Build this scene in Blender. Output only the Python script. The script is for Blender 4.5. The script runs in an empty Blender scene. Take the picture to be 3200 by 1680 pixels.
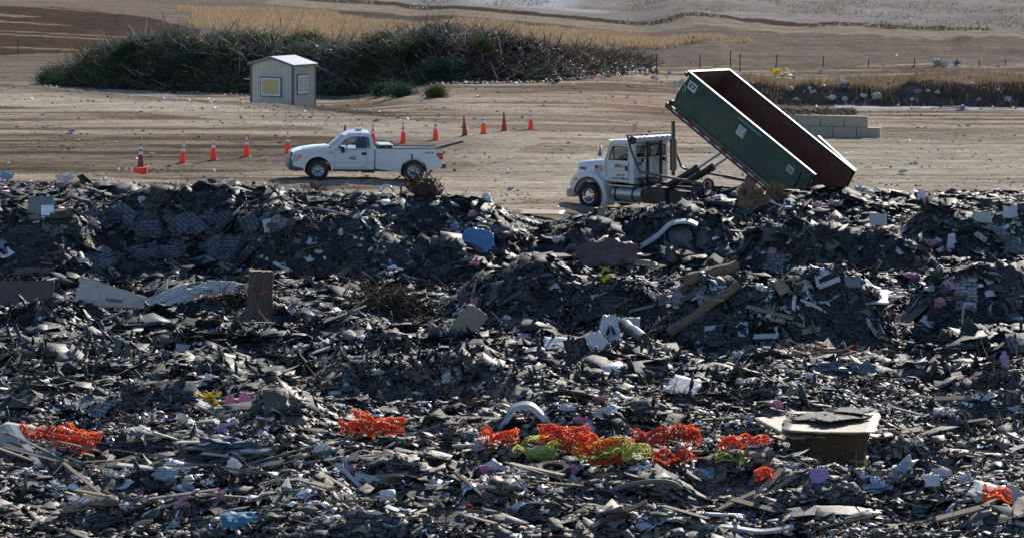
import bpy, bmesh, math, random
import numpy as np
from mathutils import Vector, Matrix, Euler
R = math.radians
random.seed(7); rng = np.random.default_rng(7)
S = bpy.context.scene; C = S.collection

# ------------------------------------------------------------------ camera, sky, sun
CAM_H = 9.3
PITCH = math.atan(1040/10102.0)
cam = bpy.data.cameras.new("Camera"); cam.sensor_width = 36; cam.angle = R(18); cam.clip_end = 5000; cam.clip_start = 1
co = bpy.data.objects.new("camera", cam); C.objects.link(co); co.location = (0, 0, CAM_H)
co.rotation_euler = (math.pi/2-PITCH, 0, 0); S.camera = co
SUN_EL, SUN_AZ = R(27.5), R(19)           # azimuth from +Y towards +X: low sun ahead of the viewer
w = bpy.data.worlds.new("World"); S.world = w; w.use_nodes = True
nt = w.node_tree; bg = nt.nodes["Background"]; sky = nt.nodes.new("ShaderNodeTexSky"); sky.sky_type = 'NISHITA'
sky.sun_disc = False; sky.sun_elevation = SUN_EL; sky.sun_rotation = SUN_AZ; sky.altitude = 1600; sky.ozone_density = 2.4
nt.links.new(sky.outputs[0], bg.inputs[0]); bg.inputs[1].default_value = 0.118
sl = bpy.data.lights.new("Sun", 'SUN'); sl.energy = 5.0; sl.angle = R(0.53); sl.color = (1, .925, .82)
so = bpy.data.objects.new("sun", sl); C.objects.link(so)
sd = Vector((math.sin(SUN_AZ)*math.cos(SUN_EL), math.cos(SUN_AZ)*math.cos(SUN_EL), math.sin(SUN_EL)))
so.rotation_euler = sd.to_track_quat('Z', 'Y').to_euler(); so.location = (0, 150, 60)
S.view_settings.view_transform = 'Standard'; S.view_settings.look = 'None'
S.view_settings.exposure = 0.32; S.view_settings.gamma = 1

# ------------------------------------------------------------------ noise and terrain
_T = rng.random((256, 256))
def vn(x, y, s=0):
    x = np.asarray(x, float)+s*17.3; y = np.asarray(y, float)+s*9.1
    xi = np.floor(x).astype(int); yi = np.floor(y).astype(int); fx = x-xi; fy = y-yi
    fx = fx*fx*(3-2*fx); fy = fy*fy*(3-2*fy)
    a = _T[xi & 255, yi & 255]; b = _T[(xi+1) & 255, yi & 255]; c = _T[xi & 255, (yi+1) & 255]; d = _T[(xi+1) & 255, (yi+1) & 255]
    return (a*(1-fx)+b*fx)*(1-fy)+(c*(1-fx)+d*fx)*fy
def fbm(x, y, o=4, s=0):
    t = 0; a = .5
    for i in range(o):
        t = t+a*vn(x*2**i, y*2**i, s+i*3); a *= .5
    return t/(1-.5**o)
def sm(t):
    t = np.clip(t, 0, 1); return t*t*(3-2*t)
F = 1600/math.tan(R(9)); CP, SP = math.cos(PITCH), math.sin(PITCH)
def rdir(u, v):
    up = (840-v)/F
    return np.array([(u-1600)/F, CP+up*SP, up*CP-SP])
def at_z(u, v, z):
    d = rdir(u, v); t = (z-CAM_H)/d[2]; return d[0]*t, d[1]*t
def ground(x, y):
    x = np.asarray(x, float); y = np.asarray(y, float)
    z = -.4*sm((y-124)/14) - 1.5*sm((x+6.5-np.maximum(0, y-124)*.13)/12.5)*(1-.12*sm((y-150)/20))
    lip = (y-(219-1.49*(x+34.7)))/1.795
    z = z - .9*sm(lip/5)*(1-sm((x+12)/8))
    z = z - .25*sm((y-185)/15)*(1-sm((x+12)/8))
    # bank on the right
    yf = 212.5-.17*(x-15); k = sm((x-11)/6)
    z = z + k*(1.1+.45*sm((x-20)/12)+.8*(fbm(x*.35, y*.1, 3, 5)-.5))*sm((y-yf)/2.6+.3*(vn(x*.8, y*.4, 9)-.5))
    # far side climbs
    z = z + .030*np.maximum(0, y-245)*sm((y-245)/30) + .02*np.maximum(0, y-330)
    z = z + 1.8*np.exp(-(((x+56)/24)**2+((y-330)/44)**2)) + .5*(fbm(x*.03, y*.02, 3, 4)-.5)*sm((y-230)/40)
    return z
def redge(x):
    x = np.asarray(x, float)
    e = np.interp(x, [-24, -12, -5, 0, 4, 8, 13, 22], [121, 120, 115.5, 114.5, 115.5, 121, 127, 126])
    return e + 2.4*(fbm(x*.5, x*.13, 3, 11)-.5)
_by = [40, 54, 61, 70, 84, 93, 102, 108, 114, 118, 125]
_bz = [-.7, -.8, -.9, -1.2, -1.7, -1.9, -2.0, -1.5, -.55, -.3, -.3]
# mounds: u, v of the crest, height of the crest, half width, near side length, far side length
MOUNDS = []
for (u, v, z, hw, lf, lb) in [(560, 640, .34, 5.2, 1.9, 9), (110, 690, .0, 2.6, 1.8, 7), (60, 800, -1.0, 2.6, 1.4, 4), (960, 690, .05, 3.6, 2.6, 6),
        (1300, 648, .05, 4.2, 5.5, 6), (1640, 672, -.65, 3.6, 3, 4), (2030, 690, -.35, 3.6, 3.5, 6), (2600, 752, -.55, 3.3, 1.8, 5), (3120, 690, -.3, 3, 3, 6),
        (2450, 892, .0, 3.3, 1.9, 6), (1770, 880, -.3, 3.2, 2.0, 5), (1250, 800, -1.05, 3.0, 1.6, 4), (3120, 880, -.35, 2.6, 2.4, 5), (1330, 1185, -.68, 3.2, 1.6, 4),
        (830, 1308, -.5, .95, .4, 3), (300, 1255, -.62, 2.4, 1.0, 4), (2980, 1395, -.55, 2.2, 1.1, 4), (900, 985, -1.35, 2.0, 1.2, 4), (2250, 1000, -1.2, 2.2, 1.3, 3),
        (150, 1010, -1.45, 2.6, .9, 4), (1900, 1330, -.85, 2.4, 1.0, 4), (600, 1480, -.72, 3, 1.0, 3), (2300, 1560, -.62, 3, .8, 3), (1400, 1590, -.6, 2.2, .7, 2.5), (3050, 1180, -.9, 2.5, 1.4, 4)]:
    x, y = at_z(u, v, z); MOUNDS.append((x, y, z, hw, lf, lb))
MOUNDS.append((8.6, 116.3, -.02, 5.4, 3.2, 3.4)); MOUNDS.append((15.5, 119.5, -.6, 5, 4, 5)); 
def hf(x, y):
    x = np.asarray(x, float); y = np.asarray(y, float)
    g = ground(x, y); b = np.interp(y, _by, _bz) - .35*sm((x-2)/10)*sm((y-100)/12)
    b = b + .5*(fbm(x*.22, y*.22, 3, 2)-.5)
    wx = x+1.6*(fbm(x*.4, y*.4, 2, 21)-.5); wy = y+1.6*(fbm(x*.35, y*.3, 2, 31)-.5)
    for (mx, my, mz, hw, lf, lb) in MOUNDS:
        d = wy-my; pr = np.where(d < 0, 1-sm(-d/(lf*.8)), 1-sm(d/lb))
        lat = 1-sm((np.abs(wx-mx)/hw-.55)/.45)
        b = np.maximum(b, b+(mz-b)*pr*lat)
    m = sm((redge(x)-y)/3.2)
    b = b + (.46*(fbm(x*.9, y*.9, 4, 7)-.5)+.75*(.5-np.abs(fbm(x*.33, y*.42, 3, 19)-.5)*3.2)*sm((114-y)/6))*m
    return g*(1-m)+b*m
def micro(x, y):
    e = sm((y-redge(x)+1)/2)*(1-sm((y-245)/60)); y = y+12.5*np.maximum(ground(x, y), -2)*(y < 210)
    return e*(.10*(fbm(x*.5+.03*y, y*1.3, 4, 13)-.5)+.05*(vn(x*.35+.1*y, y*3.1, 5)-.5)+.05*(fbm(x*2.2, y*2.6, 2, 15)-.5))
def P(u, v, z0=45., z1=520., lift=0.):
    d = rdir(u, v); ys = np.arange(z0, z1, .12); t = ys/d[1]; X = d[0]*t; Z = CAM_H+d[2]*t
    below = Z < hf(X, ys)+lift
    i = int(np.argmax(below)) if below.any() else len(ys)-1
    return Vector((X[i], ys[i], float(hf(X[i], ys[i]))))
def nrm(x, y, e=.25):
    gx = (hf(x+e, y)-hf(x-e, y))/(2*e); gy = (hf(x, y+e)-hf(x, y-e))/(2*e)
    n = np.stack([-gx, -gy, np.ones_like(gx)], -1); return n/np.linalg.norm(n, axis=-1, keepdims=True)
def ppm(p): return F/math.hypot(p[1], 0)      # photo pixels per metre at a place

# ------------------------------------------------------------------ materials
MATS = {}
def nd(n, t, **k):
    x = n.nodes.new(t)
    for a, b in k.items(): setattr(x, a, b)
    return x
def pm(name, col, rough=.7, var=.25, scale=6., bump=.15, metal=0., dirt=0., coat=0., spec=.5, stretch=None, trans=0.):
    if name in MATS: return MATS[name]
    m = bpy.data.materials.new(name); m.use_nodes = True; n = m.node_tree; b = n.nodes["Principled BSDF"]; L = n.links
    tc = nd(n, "ShaderNodeTexCoord"); src = tc.outputs["Object"]
    if stretch:
        mp = nd(n, "ShaderNodeMapping"); mp.inputs["Scale"].default_value = stretch; L.new(src, mp.inputs[0]); src = mp.outputs[0]
    no = nd(n, "ShaderNodeTexNoise"); no.inputs["Scale"].default_value = scale; no.inputs["Detail"].default_value = 6; no.inputs["Roughness"].default_value = .65
    L.new(src, no.inputs["Vector"])
    mr = nd(n, "ShaderNodeMapRange"); mr.inputs[1].default_value = .3; mr.inputs[2].default_value = .7; mr.inputs[3].default_value = 1-var; mr.inputs[4].default_value = 1+var*.6
    L.new(no.outputs[0], mr.inputs[0])
    mx = nd(n, "ShaderNodeVectorMath", operation='SCALE'); mx.inputs[0].default_value = col; L.new(mr.outputs[0], mx.inputs["Scale"])
    out = mx.outputs[0]
    if dirt > 0:
        n2 = nd(n, "ShaderNodeTexNoise"); n2.inputs["Scale"].default_value = scale*.35; n2.inputs["Detail"].default_value = 8; n2.inputs["Roughness"].default_value = .75; L.new(tc.outputs["Object"], n2.inputs["Vector"])
        r2 = nd(n, "ShaderNodeMapRange"); r2.inputs[1].default_value = .48; r2.inputs[2].default_value = .68; r2.inputs[3].default_value = 0; r2.inputs[4].default_value = dirt; L.new(n2.outputs[0], r2.inputs[0])
        mm = nd(n, "ShaderNodeMix", data_type='RGBA'); L.new(r2.outputs[0], mm.inputs[0]); L.new(out, mm.inputs[6]); mm.inputs[7].default_value = (.16, .12, .085, 1); out = mm.outputs[2]
    L.new(out, b.inputs["Base Color"]); b.inputs["Roughness"].default_value = rough; b.inputs["Metallic"].default_value = metal
    b.inputs["Specular IOR Level"].default_value = spec
    b.inputs["Coat Weight"].default_value = coat; b.inputs["Coat Roughness"].default_value = .08
    if bump:
        bp = nd(n, "ShaderNodeBump"); bp.inputs["Strength"].default_value = bump; bp.inputs["Distance"].default_value = .03; L.new(no.outputs[0], bp.inputs["Height"]); L.new(bp.outputs[0], b.inputs["Normal"])
    if trans:
        tr = nd(n, "ShaderNodeBsdfTranslucent"); L.new(out, tr.inputs[0]); ms = nd(n, "ShaderNodeMixShader"); ms.inputs[0].default_value = trans
        L.new(b.outputs[0], ms.inputs[1]); L.new(tr.outputs[0], ms.inputs[2]); L.new(ms.outputs[0], n.nodes["Material Output"].inputs[0])
    MATS[name] = m; return m
def attr_mat(name, rough=.75, bump=.5, nscale=9., var=.35, spec=.4, brick=False, trans=0.):
    m = bpy.data.materials.new(name); m.use_nodes = True; n = m.node_tree; b = n.nodes["Principled BSDF"]; L = n.links
    at = nd(n, "ShaderNodeAttribute", attribute_name="Col"); tc = nd(n, "ShaderNodeTexCoord")
    no = nd(n, "ShaderNodeTexNoise"); no.inputs["Scale"].default_value = nscale; no.inputs["Detail"].default_value = 7; no.inputs["Roughness"].default_value = .7; L.new(tc.outputs["Object"], no.inputs["Vector"])
    mr = nd(n, "ShaderNodeMapRange"); mr.inputs[1].default_value = .3; mr.inputs[2].default_value = .7; mr.inputs[3].default_value = 1-var; mr.inputs[4].default_value = 1+var; L.new(no.outputs[0], mr.inputs[0])
    mx = nd(n, "ShaderNodeVectorMath", operation='SCALE'); L.new(at.outputs["Color"], mx.inputs[0]); L.new(mr.outputs[0], mx.inputs["Scale"]); out = mx.outputs[0]
    hgt = no.outputs[0]
    if brick:
        uv = nd(n, "ShaderNodeUVMap", uv_map="UV"); bk = nd(n, "ShaderNodeTexBrick")
        bk.inputs["Scale"].default_value = 1; bk.inputs["Brick Width"].default_value = .33; bk.inputs["Row Height"].default_value = .155; bk.inputs["Mortar Size"].default_value = .016; bk.inputs["Mortar Smooth"].default_value = .1
        bk.inputs["Color1"].default_value = (1, 1, 1, 1); bk.inputs["Color2"].default_value = (.55, .55, .57, 1); bk.inputs["Mortar"].default_value = (.07, .07, .08, 1)
        L.new(uv.outputs[0], bk.inputs["Vector"])
        mm = nd(n, "ShaderNodeMix", data_type='RGBA', blend_type='MULTIPLY'); mm.inputs[0].default_value = 1; L.new(out, mm.inputs[6]); L.new(bk.outputs[0], mm.inputs[7]); out = mm.outputs[2]
    L.new(out, b.inputs["Base Color"]); b.inputs["Roughness"].default_value = rough; b.inputs["Specular IOR Level"].default_value = spec
    bp = nd(n, "ShaderNodeBump"); bp.inputs["Strength"].default_value = bump; bp.inputs["Distance"].default_value = .04; L.new(hgt, bp.inputs["Height"]); L.new(bp.outputs[0], b.inputs["Normal"])
    if trans:
        tr = nd(n, "ShaderNodeBsdfTranslucent"); L.new(out, tr.inputs[0]); ms = nd(n, "ShaderNodeMixShader"); ms.inputs[0].default_value = trans
        L.new(b.outputs[0], ms.inputs[1]); L.new(tr.outputs[0], ms.inputs[2]); L.new(ms.outputs[0], n.nodes["Material Output"].inputs[0])
    return m
def glass_mat(name, tint=(.72, .80, .82), gl=.16):
    m = bpy.data.materials.new(name); m.use_nodes = True; n = m.node_tree; L = n.links; n.nodes.remove(n.nodes["Principled BSDF"])
    t = nd(n, "ShaderNodeBsdfTransparent"); t.inputs[0].default_value = (*tint, 1); g = nd(n, "ShaderNodeBsdfGlossy"); g.inputs["Roughness"].default_value = .03
    lw = nd(n, "ShaderNodeLayerWeight"); lw.inputs[0].default_value = .4; mr = nd(n, "ShaderNodeMapRange"); mr.inputs[3].default_value = gl*.5; mr.inputs[4].default_value = gl+.5; L.new(lw.outputs["Fresnel"], mr.inputs[0])
    ms = nd(n, "ShaderNodeMixShader"); L.new(mr.outputs[0], ms.inputs[0]); L.new(t.outputs[0], ms.inputs[1]); L.new(g.outputs[0], ms.inputs[2]); L.new(ms.outputs[0], n.nodes["Material Output"].inputs[0])
    return m

# ------------------------------------------------------------------ object helpers
def tag(o, label=None, cat=None, group=None, kind=None):
    if label: o["label"] = label
    if cat: o["category"] = cat
    if group: o["group"] = group
    if kind: o["kind"] = kind
    return o
def empty(name, loc=(0, 0, 0), rot=(0, 0, 0), label=None, cat=None, group=None):
    o = bpy.data.objects.new(name, None); C.objects.link(o); o.location = loc; o.rotation_euler = rot; o.empty_display_size = .2
    return tag(o, label, cat, group)
def np_mesh(name, V, Q, col=None, uv=None, matidx=None, smooth=False):
    """V (n,3); Q (m,3|4) faces of one size"""
    me = bpy.data.meshes.new(name); V = np.ascontiguousarray(V, np.float32); Q = np.ascontiguousarray(Q, np.int32); k = Q.shape[1]
    me.vertices.add(len(V)); me.vertices.foreach_set("co", V.ravel()); me.loops.add(Q.size); me.loops.foreach_set("vertex_index", Q.ravel())
    me.polygons.add(len(Q)); me.polygons.foreach_set("loop_start", np.arange(0, Q.size, k, dtype=np.int32))
    if smooth: me.polygons.foreach_set("use_smooth", np.ones(len(Q), bool))
    if matidx is not None: me.polygons.foreach_set("material_index", np.ascontiguousarray(matidx, np.int32))
    if col is not None:
        a = me.color_attributes.new("Col", 'FLOAT_COLOR', 'POINT'); cc = np.ones((len(V), 4), np.float32); cc[:, :3] = col; a.data.foreach_set("color", cc.ravel())
    if uv is not None:
        l = me.uv_layers.new(name="UV"); l.data.foreach_set("uv", np.ascontiguousarray(uv[Q.ravel()], np.float32).ravel())
    me.update(calc_edges=True); me.validate(); return me
def link(name, me, mats, parent=None):
    o = bpy.data.objects.new(name, me); C.objects.link(o)
    for m in (mats if isinstance(mats, (list, tuple)) else [mats]): me.materials.append(m)
    if parent: o.parent = parent
    return o
class MB:
    def __init__(s): s.v = []; s.f = []
    def add(s, vs, fs):
        b = len(s.v); s.v += [tuple(p) for p in vs]; s.f += [tuple(i+b for i in q) for q in fs]; return s
    def box(s, c, d, rot=None, taper=1.):
        M = Euler(rot).to_matrix() if rot else Matrix.Identity(3); c = Vector(c); vs = []
        for k in (-1, 1):
            for a, b in ((-1, -1), (1, -1), (1, 1), (-1, 1)):
                t = taper if k > 0 else 1
                vs.append(c+M@Vector((a*d[0]/2*t, b*d[1]/2*t, k*d[2]/2)))
        return s.add(vs, [(3, 2, 1, 0), (4, 5, 6, 7), (0, 1, 5, 4), (1, 2, 6, 5), (2, 3, 7, 6), (3, 0, 4, 7)])
    def tube(s, pts, rad, n=8, cap=True):
        pts = [Vector(p) for p in pts]; rad = rad if isinstance(rad, (list, tuple)) else [rad]*len(pts); vs = []; fs = []
        for i, p in enumerate(pts):
            d = (pts[min(i+1, len(pts)-1)]-pts[max(i-1, 0)]).normalized(); a = d.cross(Vector((0, 0, 1)) if abs(d.z) < .95 else Vector((1, 0, 0))).normalized(); b = d.cross(a)
            vs += [p+(a*math.cos(2*math.pi*j/n)+b*math.sin(2*math.pi*j/n))*rad[i] for j in range(n)]
        for i in range(len(pts)-1):
            for j in range(n): fs.append((i*n+j, i*n+(j+1) % n, (i+1)*n+(j+1) % n, (i+1)*n+j))
        if cap: fs.append(tuple(range(n-1, -1, -1))); fs.append(tuple(range((len(pts)-1)*n, len(pts)*n)))
        return s.add(vs, fs)
    def bar(s, a, b, wd, hd):
        a, b = Vector(a), Vector(b); d = (b-a).normalized(); sd_ = d.cross(Vector((0, 0, 1)) if abs(d.z) < .95 else Vector((0, 1, 0))).normalized(); up = sd_.cross(d); vs = []
        for p in (a, b):
            for i, j in ((-1, -1), (1, -1), (1, 1), (-1, 1)): vs.append(p+sd_*i*wd/2+up*j*hd/2)
        return s.add(vs, [(3, 2, 1, 0), (4, 5, 6, 7), (0, 1, 5, 4), (1, 2, 6, 5), (2, 3, 7, 6), (3, 0, 4, 7)])
    def prism(s, pts, y0, y1, y0b=None, y1b=None):
        """outline (x,z) swept across y"""
        n = len(pts); vs = [(x, y0, z) for x, z in pts]+[(x, y1, z) for x, z in pts]
        return s.add(vs, [tuple(range(n)), tuple(range(2*n-1, n-1, -1))]+[(i, i+n, (i+1) % n+n, (i+1) % n) for i in range(n)])
    def lathe(s, prof, c=(0, 0, 0), n=28, axis='y', closed=False):
        vs = []; fs = []; k = len(prof)
        for j in range(n):
            t = 2*math.pi*j/n
            for r, h in prof:
                if axis == 'y': vs.append((c[0]+r*math.cos(t), c[1]+h, c[2]+r*math.sin(t)))
                else: vs.append((c[0]+r*math.cos(t), c[1]+r*math.sin(t), c[2]+h))
        kk = k if closed else k-1
        for j in range(n):
            for i in range(kk): fs.append((j*k+i, ((j+1) % n)*k+i, ((j+1) % n)*k+(i+1) % k, j*k+(i+1) % k))
        return s.add(vs, fs)
    def build(s, name, mat, parent=None, bevel=0, smooth=40, sub=0):
        me = bpy.data.meshes.new(name); me.from_pydata([tuple(v) for v in s.v], [], s.f); me.update()
        bm = bmesh.new(); bm.from_mesh(me); bmesh.ops.recalc_face_normals(bm, faces=bm.faces); bm.to_mesh(me); bm.free()
        if smooth:
            me.shade_smooth(); me.set_sharp_from_angle(angle=R(smooth))
        o = link(name, me, mat, parent)
        if bevel:
            b = o.modifiers.new("bevel", 'BEVEL'); b.width = bevel; b.segments = 2; b.limit_method = 'ANGLE'; b.angle_limit = R(35); b.harden_normals = False
        return o
def text(name, body, size, mat, parent, loc, rot, ext=.003, xs=1.):
    cu = bpy.data.curves.new(name, 'FONT'); cu.body = body; cu.size = size; cu.extrude = ext; cu.align_x = 'CENTER'; cu.align_y = 'CENTER'; cu.offset = size*.012
    t = bpy.data.objects.new(name+"_tmp", cu); C.objects.link(t); bpy.context.view_layer.update()
    me = bpy.data.meshes.new_from_object(t.evaluated_get(bpy.context.evaluated_depsgraph_get())); me.name = name
    bpy.data.objects.remove(t); me.materials.clear(); o = link(name, me, mat, parent); o.location = loc; o.rotation_euler = rot; o.scale = (xs, 1, 1); return o
def copy_tree(o, parent=None):
    c = o.copy(); C.objects.link(c); c.parent = parent
    for ch in o.children: copy_tree(ch, c)
    return c

white = pm("white_paint", (.70, .72, .74), .28, .06, 2, 0, coat=.6, dirt=.12)
white2 = pm("truck_white_paint", (.66, .68, .70), .32, .10, 2, 0, coat=.4, dirt=.25)
blackp = pm("black_plastic", (.02, .02, .022), .5, .2, 5, .05)
steelb = pm("black_steel", (.028, .026, .026), .55, .3, 5, .1, dirt=.35)
rubber = pm("rubber", (.022, .021, .021), .8, .25, 9, .2, dirt=.45)
chrome = pm("chrome", (.75, .76, .78), .12, .08, 5, 0, metal=1)
silver = pm("silver_rim", (.45, .45, .46), .35, .15, 7, 0, metal=.8, dirt=.3)
alum = pm("aluminium", (.55, .55, .55), .38, .2, 4, .05, metal=.85, dirt=.3)
exh = pm("exhaust", (.14, .11, .10), .45, .3, 5, .05, metal=.7, dirt=.3)
dark = pm("dark_interior", (.03, .03, .035), .8, .2, 5, 0)
glass = glass_mat("glass")
red = pm("red_lens", (.55, .02, .02), .2, .1, 5, 0, coat=1)
amber = pm("amber_lens", (.85, .28, .02), .2, .1, 5, 0, coat=1)
lens = pm("clear_lens", (.55, .57, .6), .15, .1, 5, 0, metal=.5, coat=1)
skin = pm("skin", (.45, .28, .2), .6, .1, 5, 0)
hiviz = pm("hi_vis", (.45, .75, .03), .7, .15, 8, .1)
navy = pm("navy_cloth", (.03, .04, .07), .9, .2, 8, .1)

# ------------------------------------------------------------------ the ground, one sheet out to the horizon
def poly_world(px): return np.array([P(u, v)[:2] for u, v in px])
def inside(poly, x, y):
    r = np.zeros(x.shape, bool); n = len(poly)
    for i in range(n):
        x0, y0 = poly[i]; x1, y1 = poly[(i+1) % n]
        c = ((y0 > y) != (y1 > y)) & (x < (x1-x0)*(y-y0)/((y1-y0) if y1 != y0 else 1e-9)+x0); r ^= c
    return r
def linedist(pl, x, y):
    """signed distance across a polyline that runs in x: positive on its far side"""
    o = np.argsort(pl[:, 0]); return y-np.interp(x, pl[o, 0], pl[o, 1])
ROAD = poly_world([(840, 2), (1000, 17), (1230, 30), (1459, 42), (1734, 66), (1825, 75), (2100, 82), (2503, 97), (2855, 108), (3200, 113)])
GRASS = poly_world([(540, 24), (760, 26), (1000, 36), (1400, 68), (1900, 104), (2200, 118), (2350, 126), (2320, 140), (2100, 150), (1700, 150), (1300, 140), (900, 118), (620, 84)])
SLOPE = poly_world([(-60, 16), (300, 34), (480, 56), (640, 92), (560, 140), (420, 150), (200, 165), (-60, 180)])
LTRACK = poly_world([(-40, 4), (300, 12), (600, 30), (760, 62), (900, 84)])
LIGHT = poly_world([(1500, 520), (1900, 470), (2400, 465), (3300, 470), (3300, 560), (2700, 560), (1900, 600), (1300, 640), (1200, 590)])
LIGHT2 = poly_world([(-60, 255), (500, 288), (1000, 345), (1700, 440), (1500, 520), (1000, 400), (400, 350), (-60, 330)])
FOOT_X = np.array([(u-1600)/F*222 for u in (30, 230, 500, 1000, 1400, 1700, 1950, 2080)])
FOOT_Y = np.array([236, 231, 226, 220, 214, 216, 228, 236.])
FOOT_H = np.array([.3, 2.4, 3.7, 3.3, 3.1, 2.0, .8, .1])
def brush_h(x, y):
    d = y-np.interp(x, FOOT_X, FOOT_Y)+1.6*(fbm(x*.5, y*.2, 3, 44)-.5); H = np.interp(x, FOOT_X, FOOT_H, 0, 0)
    return H*sm(d/5.5+.15*(fbm(x*.3, y*.3, 2, 3)-.5))*(1-sm((d-11)/6))*(.52+.95*fbm(x*.30, y*.22, 4, 41))
def ground_col(x, y):
    yy = y+12.5*np.maximum(ground(x, y), -2.2)      # the tracks run slantwise down the ramp
    n1 = fbm(x*.10+.015*yy, yy*.45, 4, 61); n2 = fbm(x*.8, yy*1.6, 3, 62); st = fbm(x*.05+.02*yy, yy*1.5, 3, 63)
    k = np.clip((n1-.5)*4.4+.5+(st-.5)*1.6, 0, 1)[:, None]
    lt = np.array([.42, .35, .27]); dk = np.array([.185, .142, .108])
    c = dk*(1-k)+lt*k
    li = (inside(LIGHT, x, y) | inside(LIGHT2, x, y))*1.; li = (li*(.4+.6*st*1.5))[:, None].clip(0, 1)
    c = c*(1-.7*li)+np.array([.47, .41, .33])*.7*li
    pale = (sm((x+7)/5)*sm((y-112)/6)*(1-sm((y-168)/26))*(.55+.45*sm((x-8)/10)+.2*(n2-.5)))[:, None].clip(0, 1)*.6; c = c*(1-pale)+np.array([.45, .39, .31])*(.86+.28*st[:, None])*pale
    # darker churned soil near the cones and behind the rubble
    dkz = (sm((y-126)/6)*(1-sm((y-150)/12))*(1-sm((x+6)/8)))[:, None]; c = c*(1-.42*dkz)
    # reddish patch by the container
    rd = np.exp(-(((x-9)/9)**2+((y-196)/9)**2))[:, None]; c = c*(1-.4*rd)+np.array([.24, .15, .11])*.4*rd
    # rubble soil
    m = sm((redge(x)-y)/3.2)[:, None]; c = c*(1-m)+np.array([.035, .031, .028])*m*(.6+.8*n2[:, None])+0
    # floor of the brush pile
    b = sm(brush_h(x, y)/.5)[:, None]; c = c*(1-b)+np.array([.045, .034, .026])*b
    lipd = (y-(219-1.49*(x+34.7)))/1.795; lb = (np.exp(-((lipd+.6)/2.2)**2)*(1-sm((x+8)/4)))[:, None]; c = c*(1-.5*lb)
    # far: upper hillside, road, dark bank, dry grass
    far = sm((y-232)/14)[:, None]; fc = np.array([.21, .17, .14])*(.75+.5*n1[:, None]); c = c*(1-far)+fc*far
    rd = linedist(ROAD, x, y); jit = (fbm(x*.2, y*.2, 3, 71)-.5)*4
    up = sm((rd+jit-3)/3)*(x > ROAD[:, 0].min()); hc = np.array([.29, .26, .235])*(.7+.6*fbm(x*.12, y*.09, 4, 72))[:, None]
    fr = sm((fbm(x*.045, y*.035, 3, 77)-.53)*9)*np.exp(-((x-9-.0*y)/22)**2); fr = fr*sm((rd-14)/10)
    hc = hc*(1-fr[:, None])+np.array([.42, .43, .46])*fr[:, None]
    c = c*(1-up[:, None])+hc*up[:, None]
    on = (np.abs(rd) < 5) & (x > ROAD[:, 0].min()); c[on] = np.array([.30, .25, .195])*(.8+.4*n2[on])[:, None]
    de = (rd > 5) & (rd < 11+jit) & (x > ROAD[:, 0].min()) & (x < 42); c[de] = np.array([.085, .068, .056])
    db = (sm((-rd-4)/4)*sm((22+jit*2+rd)/9)*sm((15-x)/14)*(x > ROAD[:, 0].min()+3))[:, None]*.85; c = c*(1-db)+np.array([.105, .084, .070])*(.7+.6*n2)[:, None]*db
    gx, gy = x+jit*.6, y+jit*1.2
    g = inside(GRASS, gx, gy); c[g] = np.array([.33, .26, .175])*(.7+.6*n2[g])[:, None]
    s = inside(SLOPE, gx, gy); fur = vn(x*.05+y*.02, (y+.25*x)*.55, 81)
    c[s] = np.where((fur[s] > .80)[:, None], np.array([.26, .19, .14]), np.array([.085, .062, .050])*(.7+.7*n2[s])[:, None])
    lt_ = np.abs(linedist(LTRACK, x, y)+jit*.3); t = (lt_ < 5) & (x < LTRACK[:, 0].max()) & ~g; c[t] = c[t]*.6+np.array([.28, .22, .17])*.4
    # bank on the right: soil face with its shade painted in dark, dry tan top, frost along the foot
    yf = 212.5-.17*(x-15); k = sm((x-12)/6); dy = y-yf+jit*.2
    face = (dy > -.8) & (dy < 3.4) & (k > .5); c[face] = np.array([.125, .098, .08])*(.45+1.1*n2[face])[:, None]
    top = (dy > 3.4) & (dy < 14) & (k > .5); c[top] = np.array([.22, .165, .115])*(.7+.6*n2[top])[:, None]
    fo = (dy > -4.5+jit) & (dy < -.2) & (x > 21) & (n2 > .50); c[fo] = np.array([.50, .53, .60])
    return c
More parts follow.
